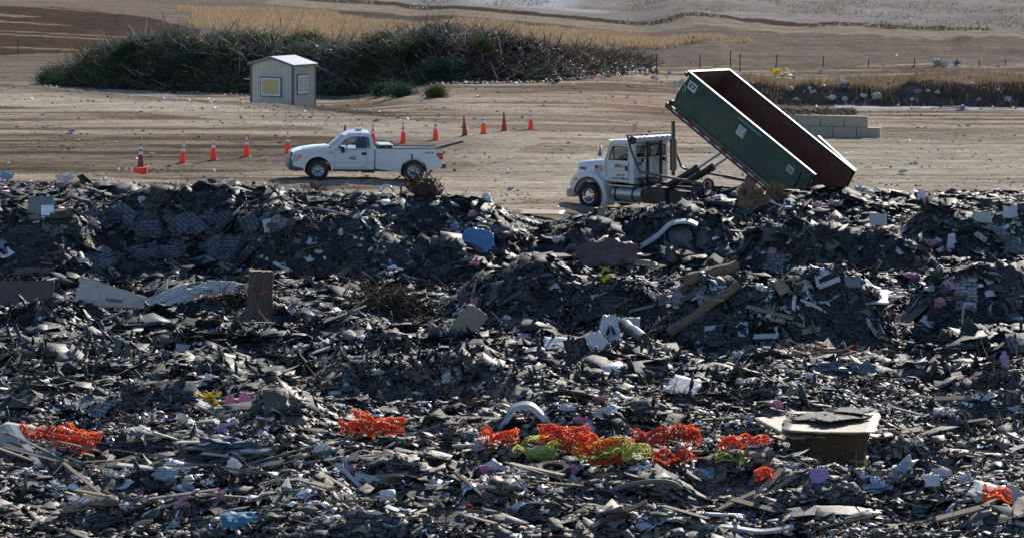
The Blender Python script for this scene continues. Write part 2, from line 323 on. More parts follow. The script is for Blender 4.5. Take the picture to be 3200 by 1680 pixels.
def build_ground():
    ys = np.concatenate([np.linspace(-150, 36, 12), np.arange(40, 126, .17), np.arange(126, 240, .28), np.arange(240, 430, .75), np.linspace(440, 1800, 30)])
    cs = np.concatenate([[-40, -14, -6, -3, -1.9, -1.4], np.linspace(-1.12, 1.12, 400), [1.4, 1.9, 3, 6, 14, 40]])
    hw = np.maximum(14, np.abs(ys)*.163)
    X = cs[None, :]*hw[:, None]; Y = np.repeat(ys[:, None], len(cs), 1); x, y = X.ravel(), Y.ravel()
    z = hf(x, y)+micro(x, y); ny, nx = X.shape
    i = (np.arange(ny-1)[:, None]*nx+np.arange(nx-1)[None, :]).ravel(); Q = np.stack([i, i+1, i+nx+1, i+nx], 1)
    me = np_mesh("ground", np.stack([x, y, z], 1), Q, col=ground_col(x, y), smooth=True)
    m = attr_mat("soil", .95, .9, 2.2, .30, .0); q = m.node_tree; L = q.links; b = q.nodes["Principled BSDF"]; tc0 = [z_ for z_ in q.nodes if z_.type == 'TEX_COORD'][0]
    src = b.inputs["Base Color"].links[0].from_socket
    sp = nd(q, "ShaderNodeSeparateXYZ"); L.new(tc0.outputs["Object"], sp.inputs[0]); ma = nd(q, "ShaderNodeMath", operation='MULTIPLY_ADD'); ma.inputs[1].default_value = 12.5; L.new(sp.outputs[2], ma.inputs[0]); L.new(sp.outputs[1], ma.inputs[2]); cb = nd(q, "ShaderNodeCombineXYZ"); L.new(sp.outputs[0], cb.inputs[0]); L.new(ma.outputs[0], cb.inputs[1])
    for sc, rot, lo, hi, a0, a1 in (((.16, .8, 1), 2, 0.40, .62, .80, 1.16), ((.8, 1.6, 1), -4, .50, .68, 1.05, .62), ((2.4, 3.4, 1), 0, .56, .66, 1.0, .55), ((4., 4., 1), 5, .66, .72, 1., 1.7)):
        mp = nd(q, "ShaderNodeMapping"); mp.inputs["Scale"].default_value = sc; mp.inputs["Rotation"].default_value = (0, 0, R(rot)); L.new(cb.outputs[0], mp.inputs[0])
        nz = nd(q, "ShaderNodeTexNoise"); nz.inputs["Scale"].default_value = 1.; nz.inputs["Detail"].default_value = 5; nz.inputs["Roughness"].default_value = .65; L.new(mp.outputs[0], nz.inputs["Vector"])
        mr = nd(q, "ShaderNodeMapRange"); mr.inputs[1].default_value = lo; mr.inputs[2].default_value = hi; mr.inputs[3].default_value = a0; mr.inputs[4].default_value = a1; L.new(nz.outputs[0], mr.inputs[0])
        sc_ = nd(q, "ShaderNodeVectorMath", operation='SCALE'); L.new(src, sc_.inputs[0]); L.new(mr.outputs[0], sc_.inputs["Scale"]); src = sc_.outputs[0]
    L.new(src, b.inputs["Base Color"])
    n = m.node_tree; tc = [q for q in n.nodes if q.type == 'TEX_COORD'][0]; no = [q for q in n.nodes if q.type == 'TEX_NOISE'][0]
    no.inputs["Detail"].default_value = 10; no.inputs["Roughness"].default_value = .78
    [q for q in n.nodes if q.type == 'BUMP'][0].inputs["Distance"].default_value = .10
    return tag(link("ground", me, m), kind="structure")
build_ground()

# ------------------------------------------------------------------ loose sheets: thousands of torn pieces as one mass
def sheets(px, py, pz, N, size, aspect, yaw, bend, curl, jag, thick, col, idx, nu=4, nv=3):
    """bent torn sheets with thickness; one batch of numpy"""
    n = len(px); u = np.linspace(-.5, .5, nu); v = np.linspace(-.5, .5, nv); U, Vv = np.meshgrid(u, v, indexing='ij'); U = U.ravel(); Vv = Vv.ravel(); k = nu*nv
    ju = U[None]+rng.normal(0, 1, (n, k))*jag[:, None]; jv = Vv[None]+rng.normal(0, 1, (n, k))*jag[:, None]
    L = size[:, None]; W = (size*aspect)[:, None]
    a = rng.uniform(0, math.pi, n)[:, None]; q = ju*np.cos(a)+jv*np.sin(a)
    h = (bend[:, None]*(q*q-.1)+curl[:, None]*np.sin(ju*5+a)*.25+rng.normal(0, .012, (n, k)))*L
    T = np.cross(N, np.stack([np.sin(yaw), -np.cos(yaw), np.zeros(n)], 1)); T /= np.linalg.norm(T, axis=1, keepdims=True)+1e-9
    B = np.cross(N, T)
    c = np.stack([px, py, pz], 1)
    top = c[:, None]+T[:, None]*(ju*L)[..., None]+B[:, None]*(jv*W)[..., None]+N[:, None]*h[..., None]
    bot = top-N[:, None]*thick[:, None, None]
    V = np.concatenate([top, bot], 1).reshape(-1, 3)
    fs = []
    g = lambda i, j: i*nv+j
    for i in range(nu-1):
        for j in range(nv-1): fs.append((g(i, j), g(i+1, j), g(i+1, j+1), g(i, j+1))); fs.append((k+g(i, j), k+g(i, j+1), k+g(i+1, j+1), k+g(i+1, j)))
    rim = [g(i, 0) for i in range(nu)]+[g(nu-1, j) for j in range(1, nv)]+[g(i, nv-1) for i in range(nu-2, -1, -1)]+[g(0, j) for j in range(nv-2, 0, -1)]
    for i in range(len(rim)): a_, b_ = rim[i], rim[(i+1) % len(rim)]; fs.append((a_, a_+k, b_+k, b_))
    fs = np.array(fs); Q = (np.arange(n)[:, None, None]*2*k+fs[None]).reshape(-1, 4)
    colv = np.repeat(col, 2*k, 0)*rng.uniform(.9, 1.1, (n*2*k, 1))
    off = rng.uniform(0, 5, (n, 2))
    uv = np.stack([np.concatenate([ju*L, ju*L], 1)+off[:, :1], np.concatenate([jv*W, jv*W], 1)+off[:, 1:]], -1).reshape(-1, 2)
    return V, Q, colv, uv, np.repeat(idx, len(fs))
def scatter(n, y0=52., y1=124.):
    """points over the rubble, thinner at the frame's far sides"""
    y = np.sqrt(rng.uniform(y0**2, y1**2, n*3)); y = y[rng.random(len(y)) < .45+.55*(1-(y-y0)/(y1-y0))][:n]
    x = rng.uniform(-1, 1, len(y))*(y*.166+.8); k = y < redge(x)+.6*rng.normal(0, 1, len(y)); return x[k], y[k]
PAL = [((.040, .042, .046), .40), ((.065, .066, .070), .22), ((.024, .026, .030), .12), ((.115, .110, .105), .09), ((.075, .058, .048), .04),
       ((.27, .20, .135), .028), ((.40, .33, .24), .012), ((.70, .71, .73), .042), ((.45, .46, .48), .034), ((.28, .35, .46), .014), ((.12, .07, .04), .014),
       ((.68, .38, .48), .009), ((.08, .25, .46), .004), ((.5, .1, .06), .001)]
PC = np.array([p[0] for p in PAL]); PW = np.array([p[1] for p in PAL]); PW = PW/PW.sum()
def palette(n, y, x=None):
    i = rng.choice(len(PAL), n, p=PW)
    if x is not None:      # scrap gathers in drifts, roofing lies in wide plain sheets between them
        cl = fbm(x*.45, y*.55, 3, 99); swap = (i >= 5) & (rng.random(n) > np.clip((cl-.36)*5, .12, 1)); i[swap] = rng.choice(5, swap.sum())
        more = (i < 5) & (cl > .56) & (rng.random(n) < .26); i[more] = rng.choice([5, 6, 7, 8, 10], more.sum(), p=[.3, .16, .2, .2, .14])
    c = PC[i]*rng.uniform(.7, 1.35, (n, 1))
    d = sm((88-y)/26)*np.clip(rng.normal(.55, .3, n), 0, 1)      # dust lies thicker on the near, flatter part
    dark_ = (i < 5); c = np.where(dark_[:, None], c*1.22*(1-d[:, None])+np.array([.225, .195, .16])*d[:, None], c)
    return i, c
shingle_mat = attr_mat("shingle", .74, .5, 14, .3, .34, brick=True)
scrap_mat = attr_mat("scrap", .62, .3, 6, .25, .3)
def make_mass(n):
    x, y = scatter(n); st = nrm(x, y)[:, 2] < .87; x = np.concatenate([x]+[x[st]+rng.normal(0, .2, st.sum()) for _ in range(2)]); y = np.concatenate([y]+[y[st]+rng.normal(0, .12, st.sum()) for _ in range(2)]); n = len(x); i, c = palette(n, y, x)
    N = nrm(x, y); steep = N[:, 2] < .80; tl = np.where(rng.random(n) < .12, .65, .15)*np.where(steep, .6, 1); N = N+rng.normal(0, 1, (n, 3))*tl[:, None]; N[:, 2] = np.abs(N[:, 2])+.12
    # most pieces shingle over one another down the slopes and lean a little to the right
    N /= np.linalg.norm(N, axis=1, keepdims=True)
    size = np.clip(rng.lognormal(-1.5, .52, n), .09, .95)*(1+.15*(y > 95)); light = i >= 5; size[light] *= .78; big = fbm(x*.4, y*.5, 3, 123); size = size*np.where(light, 1, .74+1.5*sm((big-.44)/.2)*sm((y-66)/14)+.6*sm((big-.44)/.2)*(1-sm((y-66)/14))); N = np.where(((big > .56) & ~light)[:, None], N*.35+nrm(x, y, .5)*.65, N); N /= np.linalg.norm(N, axis=1, keepdims=True); size = np.minimum(size*(1-.22*sm((84-y)/14)), 1.05)
    asp = np.where(light, rng.uniform(.16, .8, n), rng.uniform(.35, .95, n))
    z = hf(x, y)+.03+rng.uniform(0, .14, n)*np.where(rng.random(n) < .8, 1, 1.6)
    V, Q, cv, uv, mi = sheets(x, y, z, N, size, asp, rng.normal(.1, .9, n), rng.normal(.05, .28, n), rng.normal(0, .14, n), rng.uniform(.02, .07, n), rng.uniform(.006, .02, n), c, (light | (rng.random(n) < .45)).astype(int))
    me = np_mesh("rubble_debris", V, Q, cv, uv, mi)
    tag(link("rubble_debris", me, [shingle_mat, scrap_mat]), "torn roofing shingles and mixed building scrap covering the landfill face", "debris", kind="stuff")
make_mass(72000)
def make_crumbs(n):
    """fine bits between the sheets"""
    x, y = scatter(n); n = len(x); i, c = palette(n, y, x); N = rng.normal(0, .5, (n, 3)); N[:, 2] = 1; N /= np.linalg.norm(N, axis=1, keepdims=True)
    V, Q, cv, uv, mi = sheets(x, y, hf(x, y)+rng.uniform(.03, .16, n), N, rng.uniform(.05, .17, n), rng.uniform(.2, 1, n), rng.uniform(0, 6, n), rng.normal(0, .5, n), rng.normal(0, .3, n), rng.uniform(.03, .1, n), rng.uniform(.008, .03, n), c*1.25, np.ones(n, int), 2, 2)
    me = np_mesh("rubble_crumbs", V, Q, cv, uv, None)
    tag(link("rubble_crumbs", me, [scrap_mat]), "small broken crumbs of scrap between the torn sheets", "debris", kind="stuff")
make_crumbs(95000)

# ------------------------------------------------------------------ sticks (used for splinters, twigs, brush)
def sticks(n, base, dirv, length, r0, bendy, col, seg=4, sides=3):
    t = np.linspace(0, 1, seg+1); side = rng.normal(0, 1, (n, 3)); side -= dirv*np.sum(side*dirv, 1, keepdims=True); side /= np.linalg.norm(side, axis=1, keepdims=True)+1e-9
    s2 = np.cross(dirv, side); k = rng.normal(0, bendy, (n, 1)); k2 = rng.normal(0, bendy*.5, (n, 1))
    pts = base[:, None]+dirv[:, None]*(t[None, :, None]*length[:, None, None])+side[:, None]*((t**2)[None]*k*length[:, None])[..., None]+s2[:, None]*((np.sin(t*5))[None]*k2*.35*length[:, None])[..., None]
    rr = (r0[:, None]*(1-.82*t[None]))
    ang = np.arange(sides)*2*math.pi/sides
    ring = side[:, None, None]*np.cos(ang)[None, None, :, None]+s2[:, None, None]*np.sin(ang)[None, None, :, None]
    V = (pts[:, :, None]+ring*rr[:, :, None, None]).reshape(-1, 3)
    f = []
    for i in range(seg):
        for j in range(sides): f.append((i*sides+j, i*sides+(j+1) % sides, (i+1)*sides+(j+1) % sides, (i+1)*sides+j))
    f = np.array(f); Q = (np.arange(n)[:, None, None]*(seg+1)*sides+f[None]).reshape(-1, 4)
    return V, Q, np.repeat(col, (seg+1)*sides, 0)
wood_mat = attr_mat("wood_sticks", .85, .3, 20, .25, .2)
def splinters(n):
    x, y = scatter(n); n = len(x); d = rng.normal(0, 1, (n, 3)); d[:, 1] *= .7; d[:, 2] = np.abs(d[:, 2])*.35; d /= np.linalg.norm(d, axis=1, keepdims=True)
    c = np.array([(.30, .23, .15), (.16, .11, .07), (.5, .5, .5), (.05, .045, .04)])[rng.choice(4, n, p=[.35, .3, .15, .2])]*rng.uniform(.7, 1.2, (n, 1))
    V, Q, cv = sticks(n, np.stack([x, y, hf(x, y)+.08], 1), d, rng.uniform(.2, .9, n), rng.uniform(.006, .02, n), .12, c, 3)
    tag(link("rubble_splinters", np_mesh("rubble_splinters", V, Q, cv), wood_mat), "thin splinters laths and wires sticking out of the rubble", "debris", kind="stuff")
splinters(4500)

# ------------------------------------------------------------------ brush pile
def brush():
    def pts(n, lo=-.5, hi=13):
        x = rng.uniform(FOOT_X[0], FOOT_X[-1], n); y = np.interp(x, FOOT_X, FOOT_Y)+rng.uniform(lo, hi, n); return x, y
    n = 17000; x, y = pts(n); h = brush_h(x, y); k = (h > .15) & (rng.random(n) < np.interp(x*F/222+1600, [30, 1250, 1450, 2080], [.8, .85, 1, 1])); x, y, h = x[k], y[k], h[k]; n = len(x)
    u = x*F/222+1600
    d = rng.normal(0, 1, (n, 3)); d[:, 2] = np.abs(d[:, 2])*.45; d /= np.linalg.norm(d, axis=1, keepdims=True)
    top_ = np.clip(h/3.2, 0, 1); d[:, 2] += .5*(rng.random(n) < .2)*top_; tone = rng.choice(4, n, p=[.3, .3, .2, .2]); tone = np.where((top_ > .75) & (rng.random(n) < .45), 2, tone); c = np.array([(.10, .07, .052), (.18, .135, .11), (.34, .30, .27), (.09, .045, .035)])[tone]*rng.uniform(.7, 1.25, (n, 1))  # paler grey near the heap's top paints in the highlights of lit branches
    base = np.stack([x, y, hf(x, y)+h*rng.uniform(.75, 1.0, n)], 1)
    V, Q, cv = sticks(n, base, d, rng.uniform(.5, 1.9, n), rng.choice([.014, .024, .045, .08], n, p=[.45, .35, .15, .05]), .22, c)
    root = empty("brush_pile", (0, 0, 0), (0, 0, 0), "long heap of cut branches and evergreen boughs behind the small shed", "brush pile")
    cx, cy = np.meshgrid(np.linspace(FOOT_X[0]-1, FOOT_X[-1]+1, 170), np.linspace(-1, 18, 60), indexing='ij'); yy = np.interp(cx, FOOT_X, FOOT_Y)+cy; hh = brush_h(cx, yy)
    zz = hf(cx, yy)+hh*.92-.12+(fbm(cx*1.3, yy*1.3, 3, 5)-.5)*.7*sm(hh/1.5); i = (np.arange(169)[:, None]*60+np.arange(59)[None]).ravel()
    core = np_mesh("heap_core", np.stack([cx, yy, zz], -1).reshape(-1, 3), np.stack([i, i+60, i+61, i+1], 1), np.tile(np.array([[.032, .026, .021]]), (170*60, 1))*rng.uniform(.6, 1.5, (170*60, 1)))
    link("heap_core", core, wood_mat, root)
    tag(link("branches", np_mesh("branches", V, Q, cv), wood_mat, root), kind="stuff")
    # needle boughs
    m = 8500; x, y = pts(m, -1, 9); u = x*F/222+1600; h = brush_h(x, y)
    pr = np.interp(u, [100, 200, 400, 700, 1100, 1350, 1450, 1700, 1900], [.9, 1, 1, .85, .8, .95, .2, .12, .03])*(fbm(x*.28, y*.28, 2, 91) > .36)*np.where(y-np.interp(x, FOOT_X, FOOT_Y) > 4.2, .5, 1)
    k = (h > .1) & (rng.random(m) < pr); x, y, h = x[k], y[k], h[k]; m = len(x)
    lc = np.array([(.045, .105, .050), (.060, .125, .060), (.085, .14, .055), (.065, .125, .10), (.10, .10, .045)])[rng.choice(5, m)]*rng.uniform(.75, 1.3, (m, 1))
    V, Q, cv = boughs(np.stack([x, y, hf(x, y)+h*rng.uniform(.85, 1.04, m)+.1], 1), lc*rng.uniform(.35, 1.5, (m, 1))*np.array([[1.05, .95, .95]]), 48, .62)
    tag(link("evergreen_boughs", np_mesh("evergreen_boughs", V, Q, cv), needle_mat, root), kind="stuff")
    # leaf litter and bits on the right flank and foot
    x, y = pts(9000, -2.2, 7); h = brush_h(x, y); u = x*F/222+1600; k = rng.random(len(x)) < np.interp(u, [200, 1300, 1500, 2050], [.12, .2, 1, 1]); x, y, h = x[k], y[k], h[k]; n = len(x)
    N = rng.normal(0, .6, (n, 3)); N[:, 2] = 1; N /= np.linalg.norm(N, axis=1, keepdims=True)
    c = np.array([(.10, .07, .05), (.2, .15, .11), (.05, .035, .03), (.55, .55, .56), (.3, .26, .22)])[rng.choice(5, n, p=[.42, .2, .28, .03, .07])]
    V, Q, cv, uv, mi = sheets(x, y, hf(x, y)+h*.97+.05, N, rng.uniform(.08, .28, n), rng.uniform(.2, 1, n), rng.uniform(0, 6, n), rng.normal(0, .6, n), rng.normal(0, .3, n), rng.uniform(.03, .1, n), np.full(n, .01), c, np.zeros(n, int), 2, 2)
    tag(link("leaf_litter", np_mesh("leaf_litter", V, Q, cv), scrap_mat, root), kind="stuff")
needle_mat = attr_mat("needles", .7, .2, 8, .3, .25, trans=.25)
def boughs(centres, cols, per, rad):
    """drooping sprays: short narrow blades along a few twig directions"""
    m = len(centres); n = m*per
    ax = rng.normal(0, 1, (m, 3)); ax[:, 2] = ax[:, 2]*.3; ax /= np.linalg.norm(ax, axis=1, keepdims=True); ax = np.repeat(ax, per, 0)
    t = rng.uniform(-.5, 1, n); c = np.repeat(centres, per, 0)+ax*(t*rad)[:, None]+rng.normal(0, rad*.22, (n, 3)); c[:, 2] -= .25*rad*t*t
    d = ax*.8+rng.normal(0, .55, (n, 3)); d[:, 2] += .05; d /= np.linalg.norm(d, axis=1, keepdims=True)
    s = np.cross(d, rng.normal(0, 1, (n, 3))); s /= np.linalg.norm(s, axis=1, keepdims=True); L = rng.uniform(.07, .17, n)[:, None]*rad/.75; W = L*.34
    V = np.stack([c-s*W, c+d*L*.5-s*W*.9, c+d*L, c+d*L*.5+s*W], 1).reshape(-1, 3)
    return V, np.arange(n*4).reshape(-1, 4), np.repeat(np.repeat(cols, per, 0)*rng.uniform(.7, 1.4, (n, 1)), 4, 0)
brush()

# ------------------------------------------------------------------ dry grass, clods, litter
def grass(name, x, y, hgt, col, label, wid=.05, per=1):
    n = len(x); z = hf(x, y)+micro(x, y)-.02; ang = rng.uniform(0, 6.28, n); s = np.stack([np.cos(ang), np.sin(ang), 0*ang], 1)*wid*rng.uniform(.5, 1.3, (n, 1))
    tip = np.stack([rng.normal(0, .22, n)*hgt, rng.normal(0, .22, n)*hgt, hgt], 1); b = np.stack([x, y, z], 1)
    V = np.stack([b-s, b+s, b+tip*.6+s*.5, b+tip], 1).reshape(-1, 3)
    me = np_mesh(name, V, np.arange(4*n).reshape(-1, 4), np.repeat(col, 4, 0)); tag(link(name, me, grass_mat), label, "grass", kind="stuff")
grass_mat = attr_mat("dry_grass", .85, 0, 3, .15, .15, trans=.35)
def area(poly, n, jx=0):
    lo, hi = poly.min(0), poly.max(0); x = rng.uniform(lo[0], hi[0], n); y = rng.uniform(lo[1], hi[1], n)
    jit = (fbm(x*.2, y*.2, 3, 71)-.5)*4; k = inside(poly, x+jit*.6, y+jit*1.2) & (fbm(x*.3, y*.2, 3, 55) > .30+.08*rng.normal(0, 1, n)); return x[k], y[k]
gx, gy = area(GRASS, 230000); n = len(gx)
grass("tan_grass", gx, gy, rng.uniform(.15, .55, n)*(.5+fbm(gx*.2, gy*.1, 2, 4)), np.array([.44, .335, .215])*rng.uniform(.65, 1.2, (n, 1)), "tall dry tan grass growing behind the brush pile", .03)
hx = rng.uniform(-40, 75, 60000); hy = rng.uniform(262, 420, 60000); k = (linedist(ROAD, hx, hy) > 4.5) & (hx > ROAD[:, 0].min()) & (fbm(hx*.15, hy*.1, 3, 56) > .45); hx, hy = hx[k], hy[k]; n = len(hx)
grass("hillside_grass", hx, hy, rng.uniform(.1, .34, n), np.array([.30, .26, .215])*rng.uniform(.6, 1.25, (n, 1)), "short greyish dry grass on the far hillside", .09)
bx = rng.uniform(15, 40, 16000); by = 212.5-.17*(bx-15)+rng.uniform(-.8, 13, 16000)*rng.choice([1, .25], 16000); k = fbm(bx*.8, by*.8, 3, 57) > .50+.09*rng.normal(0, 1, len(bx)); bx, by = bx[k], by[k]; n = len(bx)
grass("bank_grass", bx, by, rng.uniform(.12, .6, n), np.array([.27, .20, .13])*rng.uniform(.5, 1.1, (n, 1)), "dry brown grass tufts on the shaded soil bank", .03)
def clods(n):
    y = 1/np.sqrt(rng.uniform(1/250.**2, 1/116.**2, n)); x = rng.uniform(-1, 1, n)*(y*.166+1); k = (y > redge(x)-.5) & (fbm(x*.25, y*.5, 3, 58) > .50); x, y = x[k], y[k]; n = len(x)
    r = np.clip(rng.lognormal(-3.75, .45, n), .012, .08)*(y/140); o = np.array([(1, 0, 0), (0, 1, 0), (-1, 0, 0), (0, -1, 0), (0, 0, 1), (0, 0, -1.)]); f = np.array([(0, 1, 4), (1, 2, 4), (2, 3, 4), (3, 0, 4), (1, 0, 5), (2, 1, 5), (3, 2, 5), (0, 3, 5)])
    V = (np.stack([x, y, hf(x, y)+micro(x, y)+r*.25], 1)[:, None]+o[None]*r[:, None, None]*rng.uniform(.55, 1.35, (n, 6, 1))*np.array([1.3, 1.3, .75])).reshape(-1, 3)
    Q = (np.arange(n)[:, None, None]*6+f[None]).reshape(-1, 3); c = np.array([(.10, .075, .055), (.2, .155, .12), (.30, .26, .22)])[rng.choice(3, n, p=[.55, .33, .12])]*rng.uniform(.8, 1.2, (n, 1))
    tag(link("soil_clods", np_mesh("soil_clods", V, Q, np.repeat(c, 6, 0)), scrap_soil), "small clods and stones strewn over the dirt", "soil", kind="stuff")
scrap_soil = attr_mat("clod", .95, .3, 10, .3, .0)
clods(15000)
def litter(n):
    y = 1/np.sqrt(rng.uniform(1/300.**2, 1/112.**2, n)); x = rng.uniform(-1, 1, n)*(y*.166+1)
    e = y-redge(x); lipd = np.abs((y-(219-1.49*(x+34.7)))/1.795+1.5); bankd = np.abs(y-(212.5-.17*(x-15))-.5)
    pr = .03+.9*np.exp(-(e/3)**2)+.85*np.exp(-(lipd/2.5)**2)*(x < -5)+.9*(x > 14)*np.exp(-(bankd/4.5)**2)+.5*np.exp(-((x-3)/5)**2-((y-213)/5)**2)
    k = (y > redge(x)-1) & (rng.random(n) < pr); x, y = x[k], y[k]; n = len(x)
    N = rng.normal(0, .7, (n, 3)); N[:, 2] = np.abs(N[:, 2])+.6; N /= np.linalg.norm(N, axis=1, keepdims=True)
    c = np.array([(.75, .75, .76), (.5, .49, .47), (.62, .36, .45), (.3, .42, .6), (.05, .05, .055), (.35, .27, .18)])[rng.choice(6, n, p=[.5, .2, .05, .04, .12, .09])]
    V, Q, cv, uv, mi = sheets(x, y, hf(x, y)+.05, N, rng.lognormal(-2.35, .5, n).clip(.04, .5)*(y/150), rng.uniform(.4, 1, n), rng.uniform(0, 6, n), rng.normal(0, .8, n), rng.normal(0, .6, n), rng.uniform(.05, .12, n), np.full(n, .006), c, np.zeros(n, int), 3, 3)
    tag(link("scattered_litter", np_mesh("scattered_litter", V, Q, cv), scrap_mat), "scraps of white plastic and paper blown over the dirt", "litter", kind="stuff")
litter(7000)

# ------------------------------------------------------------------ wheels
def wheel(parent, name, loc, r, width, rim_r, rimmat, holes, deep, out=-1):
    """axle along local y, outer face towards out*y"""
    h = bpy.data.objects.new(name, None); C.objects.link(h); h.parent = parent; h.location = loc; h.scale = (1, -out, 1)
    w2 = width/2; m = MB()
    m.lathe([(rim_r, -w2*.82), (rim_r*1.06, -w2*.95), (r*.80, -w2), (r*.93, -w2*.93), (r*.985, -w2*.74), (r, -w2*.5), (r, w2*.5), (r*.985, w2*.74), (r*.9, w2), (rim_r, w2*.85)], n=40, closed=True)
    k = 44
    for i in range(k):
        a = 2*math.pi*i/k
        for s in (-1, 1): m.box((math.cos(a)*r*1.004, s*w2*.62, math.sin(a)*r*1.004), (.022, w2*.42, .045), (0, -a, 0))
    m.build("tyre", rubber, h, 0)
    d = MB(); d.lathe([(rim_r*1.02, -w2*.86), (rim_r*.93, -w2*.80), (rim_r*.86, -w2*.45+deep*.3), (rim_r*.60, -w2*.45+deep), (rim_r*.42, -w2*.5+deep*.7), (rim_r*.28, -w2*.72), (rim_r*.12, -w2*.78), (.001, -w2*.78)], n=36)
    for i in range(holes):
        a = 2*math.pi*(i+.5)/holes; d.tube([(math.cos(a)*rim_r*.33, -w2*.6, math.sin(a)*rim_r*.33), (math.cos(a)*rim_r*.33, -w2*.74, math.sin(a)*rim_r*.33)], rim_r*.04, 6)
    rm = d.build("rim", rimmat, h)
    b = MB()
    for i in range(holes):
        a = 2*math.pi*i/holes; c = Vector((math.cos(a)*rim_r*.72, -w2*.45+deep*.62, math.sin(a)*rim_r*.72)); b.tube([c+Vector((0, -.03, 0)), c+Vector((0, .02, 0))], rim_r*.115, 10)
    b.build("hand_hole", blackp, h); return h

def seated_person(loc, rz, label, shirt, hair, arms=True):
    """seated figure with the hands at a steering wheel; faces local -x"""
    root = empty("person", loc, (0, 0, rz), label, "person")
    J = [(0, 0, .0), (.02, 0, .22), (.03, 0, .42), (.02, 0, .56), (-.005, 0, .66), (-.02, 0, .75),
         (.03, -.17, .50), (-.16, -.22, .30), (-.38, -.14, .36), (.03, .17, .50), (-.16, .22, .30), (-.38, .14, .36),
         (-.02, -.10, -.01), (-.42, -.12, .06), (-.02, .10, -.01), (-.42, .12, .06), (-.50, -.12, -.32), (-.50, .12, -.32)]
    E_ = [(0, 1), (1, 2), (2, 3), (3, 4), (4, 5), (2, 6), (6, 7), (7, 8), (2, 9), (9, 10), (10, 11), (0, 12), (12, 13), (13, 16), (0, 14), (14, 15), (15, 17)]
    RR = [.15, .15, .17, .06, .095, .09, .075, .05, .035, .075, .05, .035, .10, .075, .10, .075, .05, .05]
    me = bpy.data.meshes.new("body"); me.from_pydata(J, E_, []); me.update(); o = bpy.data.objects.new("body", me); C.objects.link(o)
    s = o.modifiers.new("skin", 'SKIN'); sub = o.modifiers.new("sub", 'SUBSURF'); sub.levels = 1; sub.render_levels = 1
    for i, v in enumerate(me.skin_vertices[0].data): v.radius = (RR[i], RR[i]*(1.15 if i < 3 else 1)); v.use_root = (i == 0)
    bpy.context.view_layer.update(); m2 = bpy.data.meshes.new_from_object(o.evaluated_get(bpy.context.evaluated_depsgraph_get())); bpy.data.objects.remove(o)
    m2.shade_smooth(); b = link("body", m2, [shirt, skin], root)
    for p in m2.polygons:
        c = p.center; p.material_index = 1 if (c.z > .57 or (c.x < -.30 and c.z > .26)) else 0
    hm = MB(); hm.lathe([(.001, .13), (.06, .115), (.098, .06), (.105, .0), (.09, -.05)], (-.012, 0, .735), 16, 'z'); hm.build("hair", hair, root)
    f = MB(); f.box((-.125, 0, .70), (.03, .025, .04), None, .6); f.box((-.112, 0, .665), (.012, .05, .012)); f.box((-.112, -.035, .725), (.012, .022, .012)); f.box((-.112, .035, .725), (.012, .022, .012)); f.build("face", skin, root)
    return root

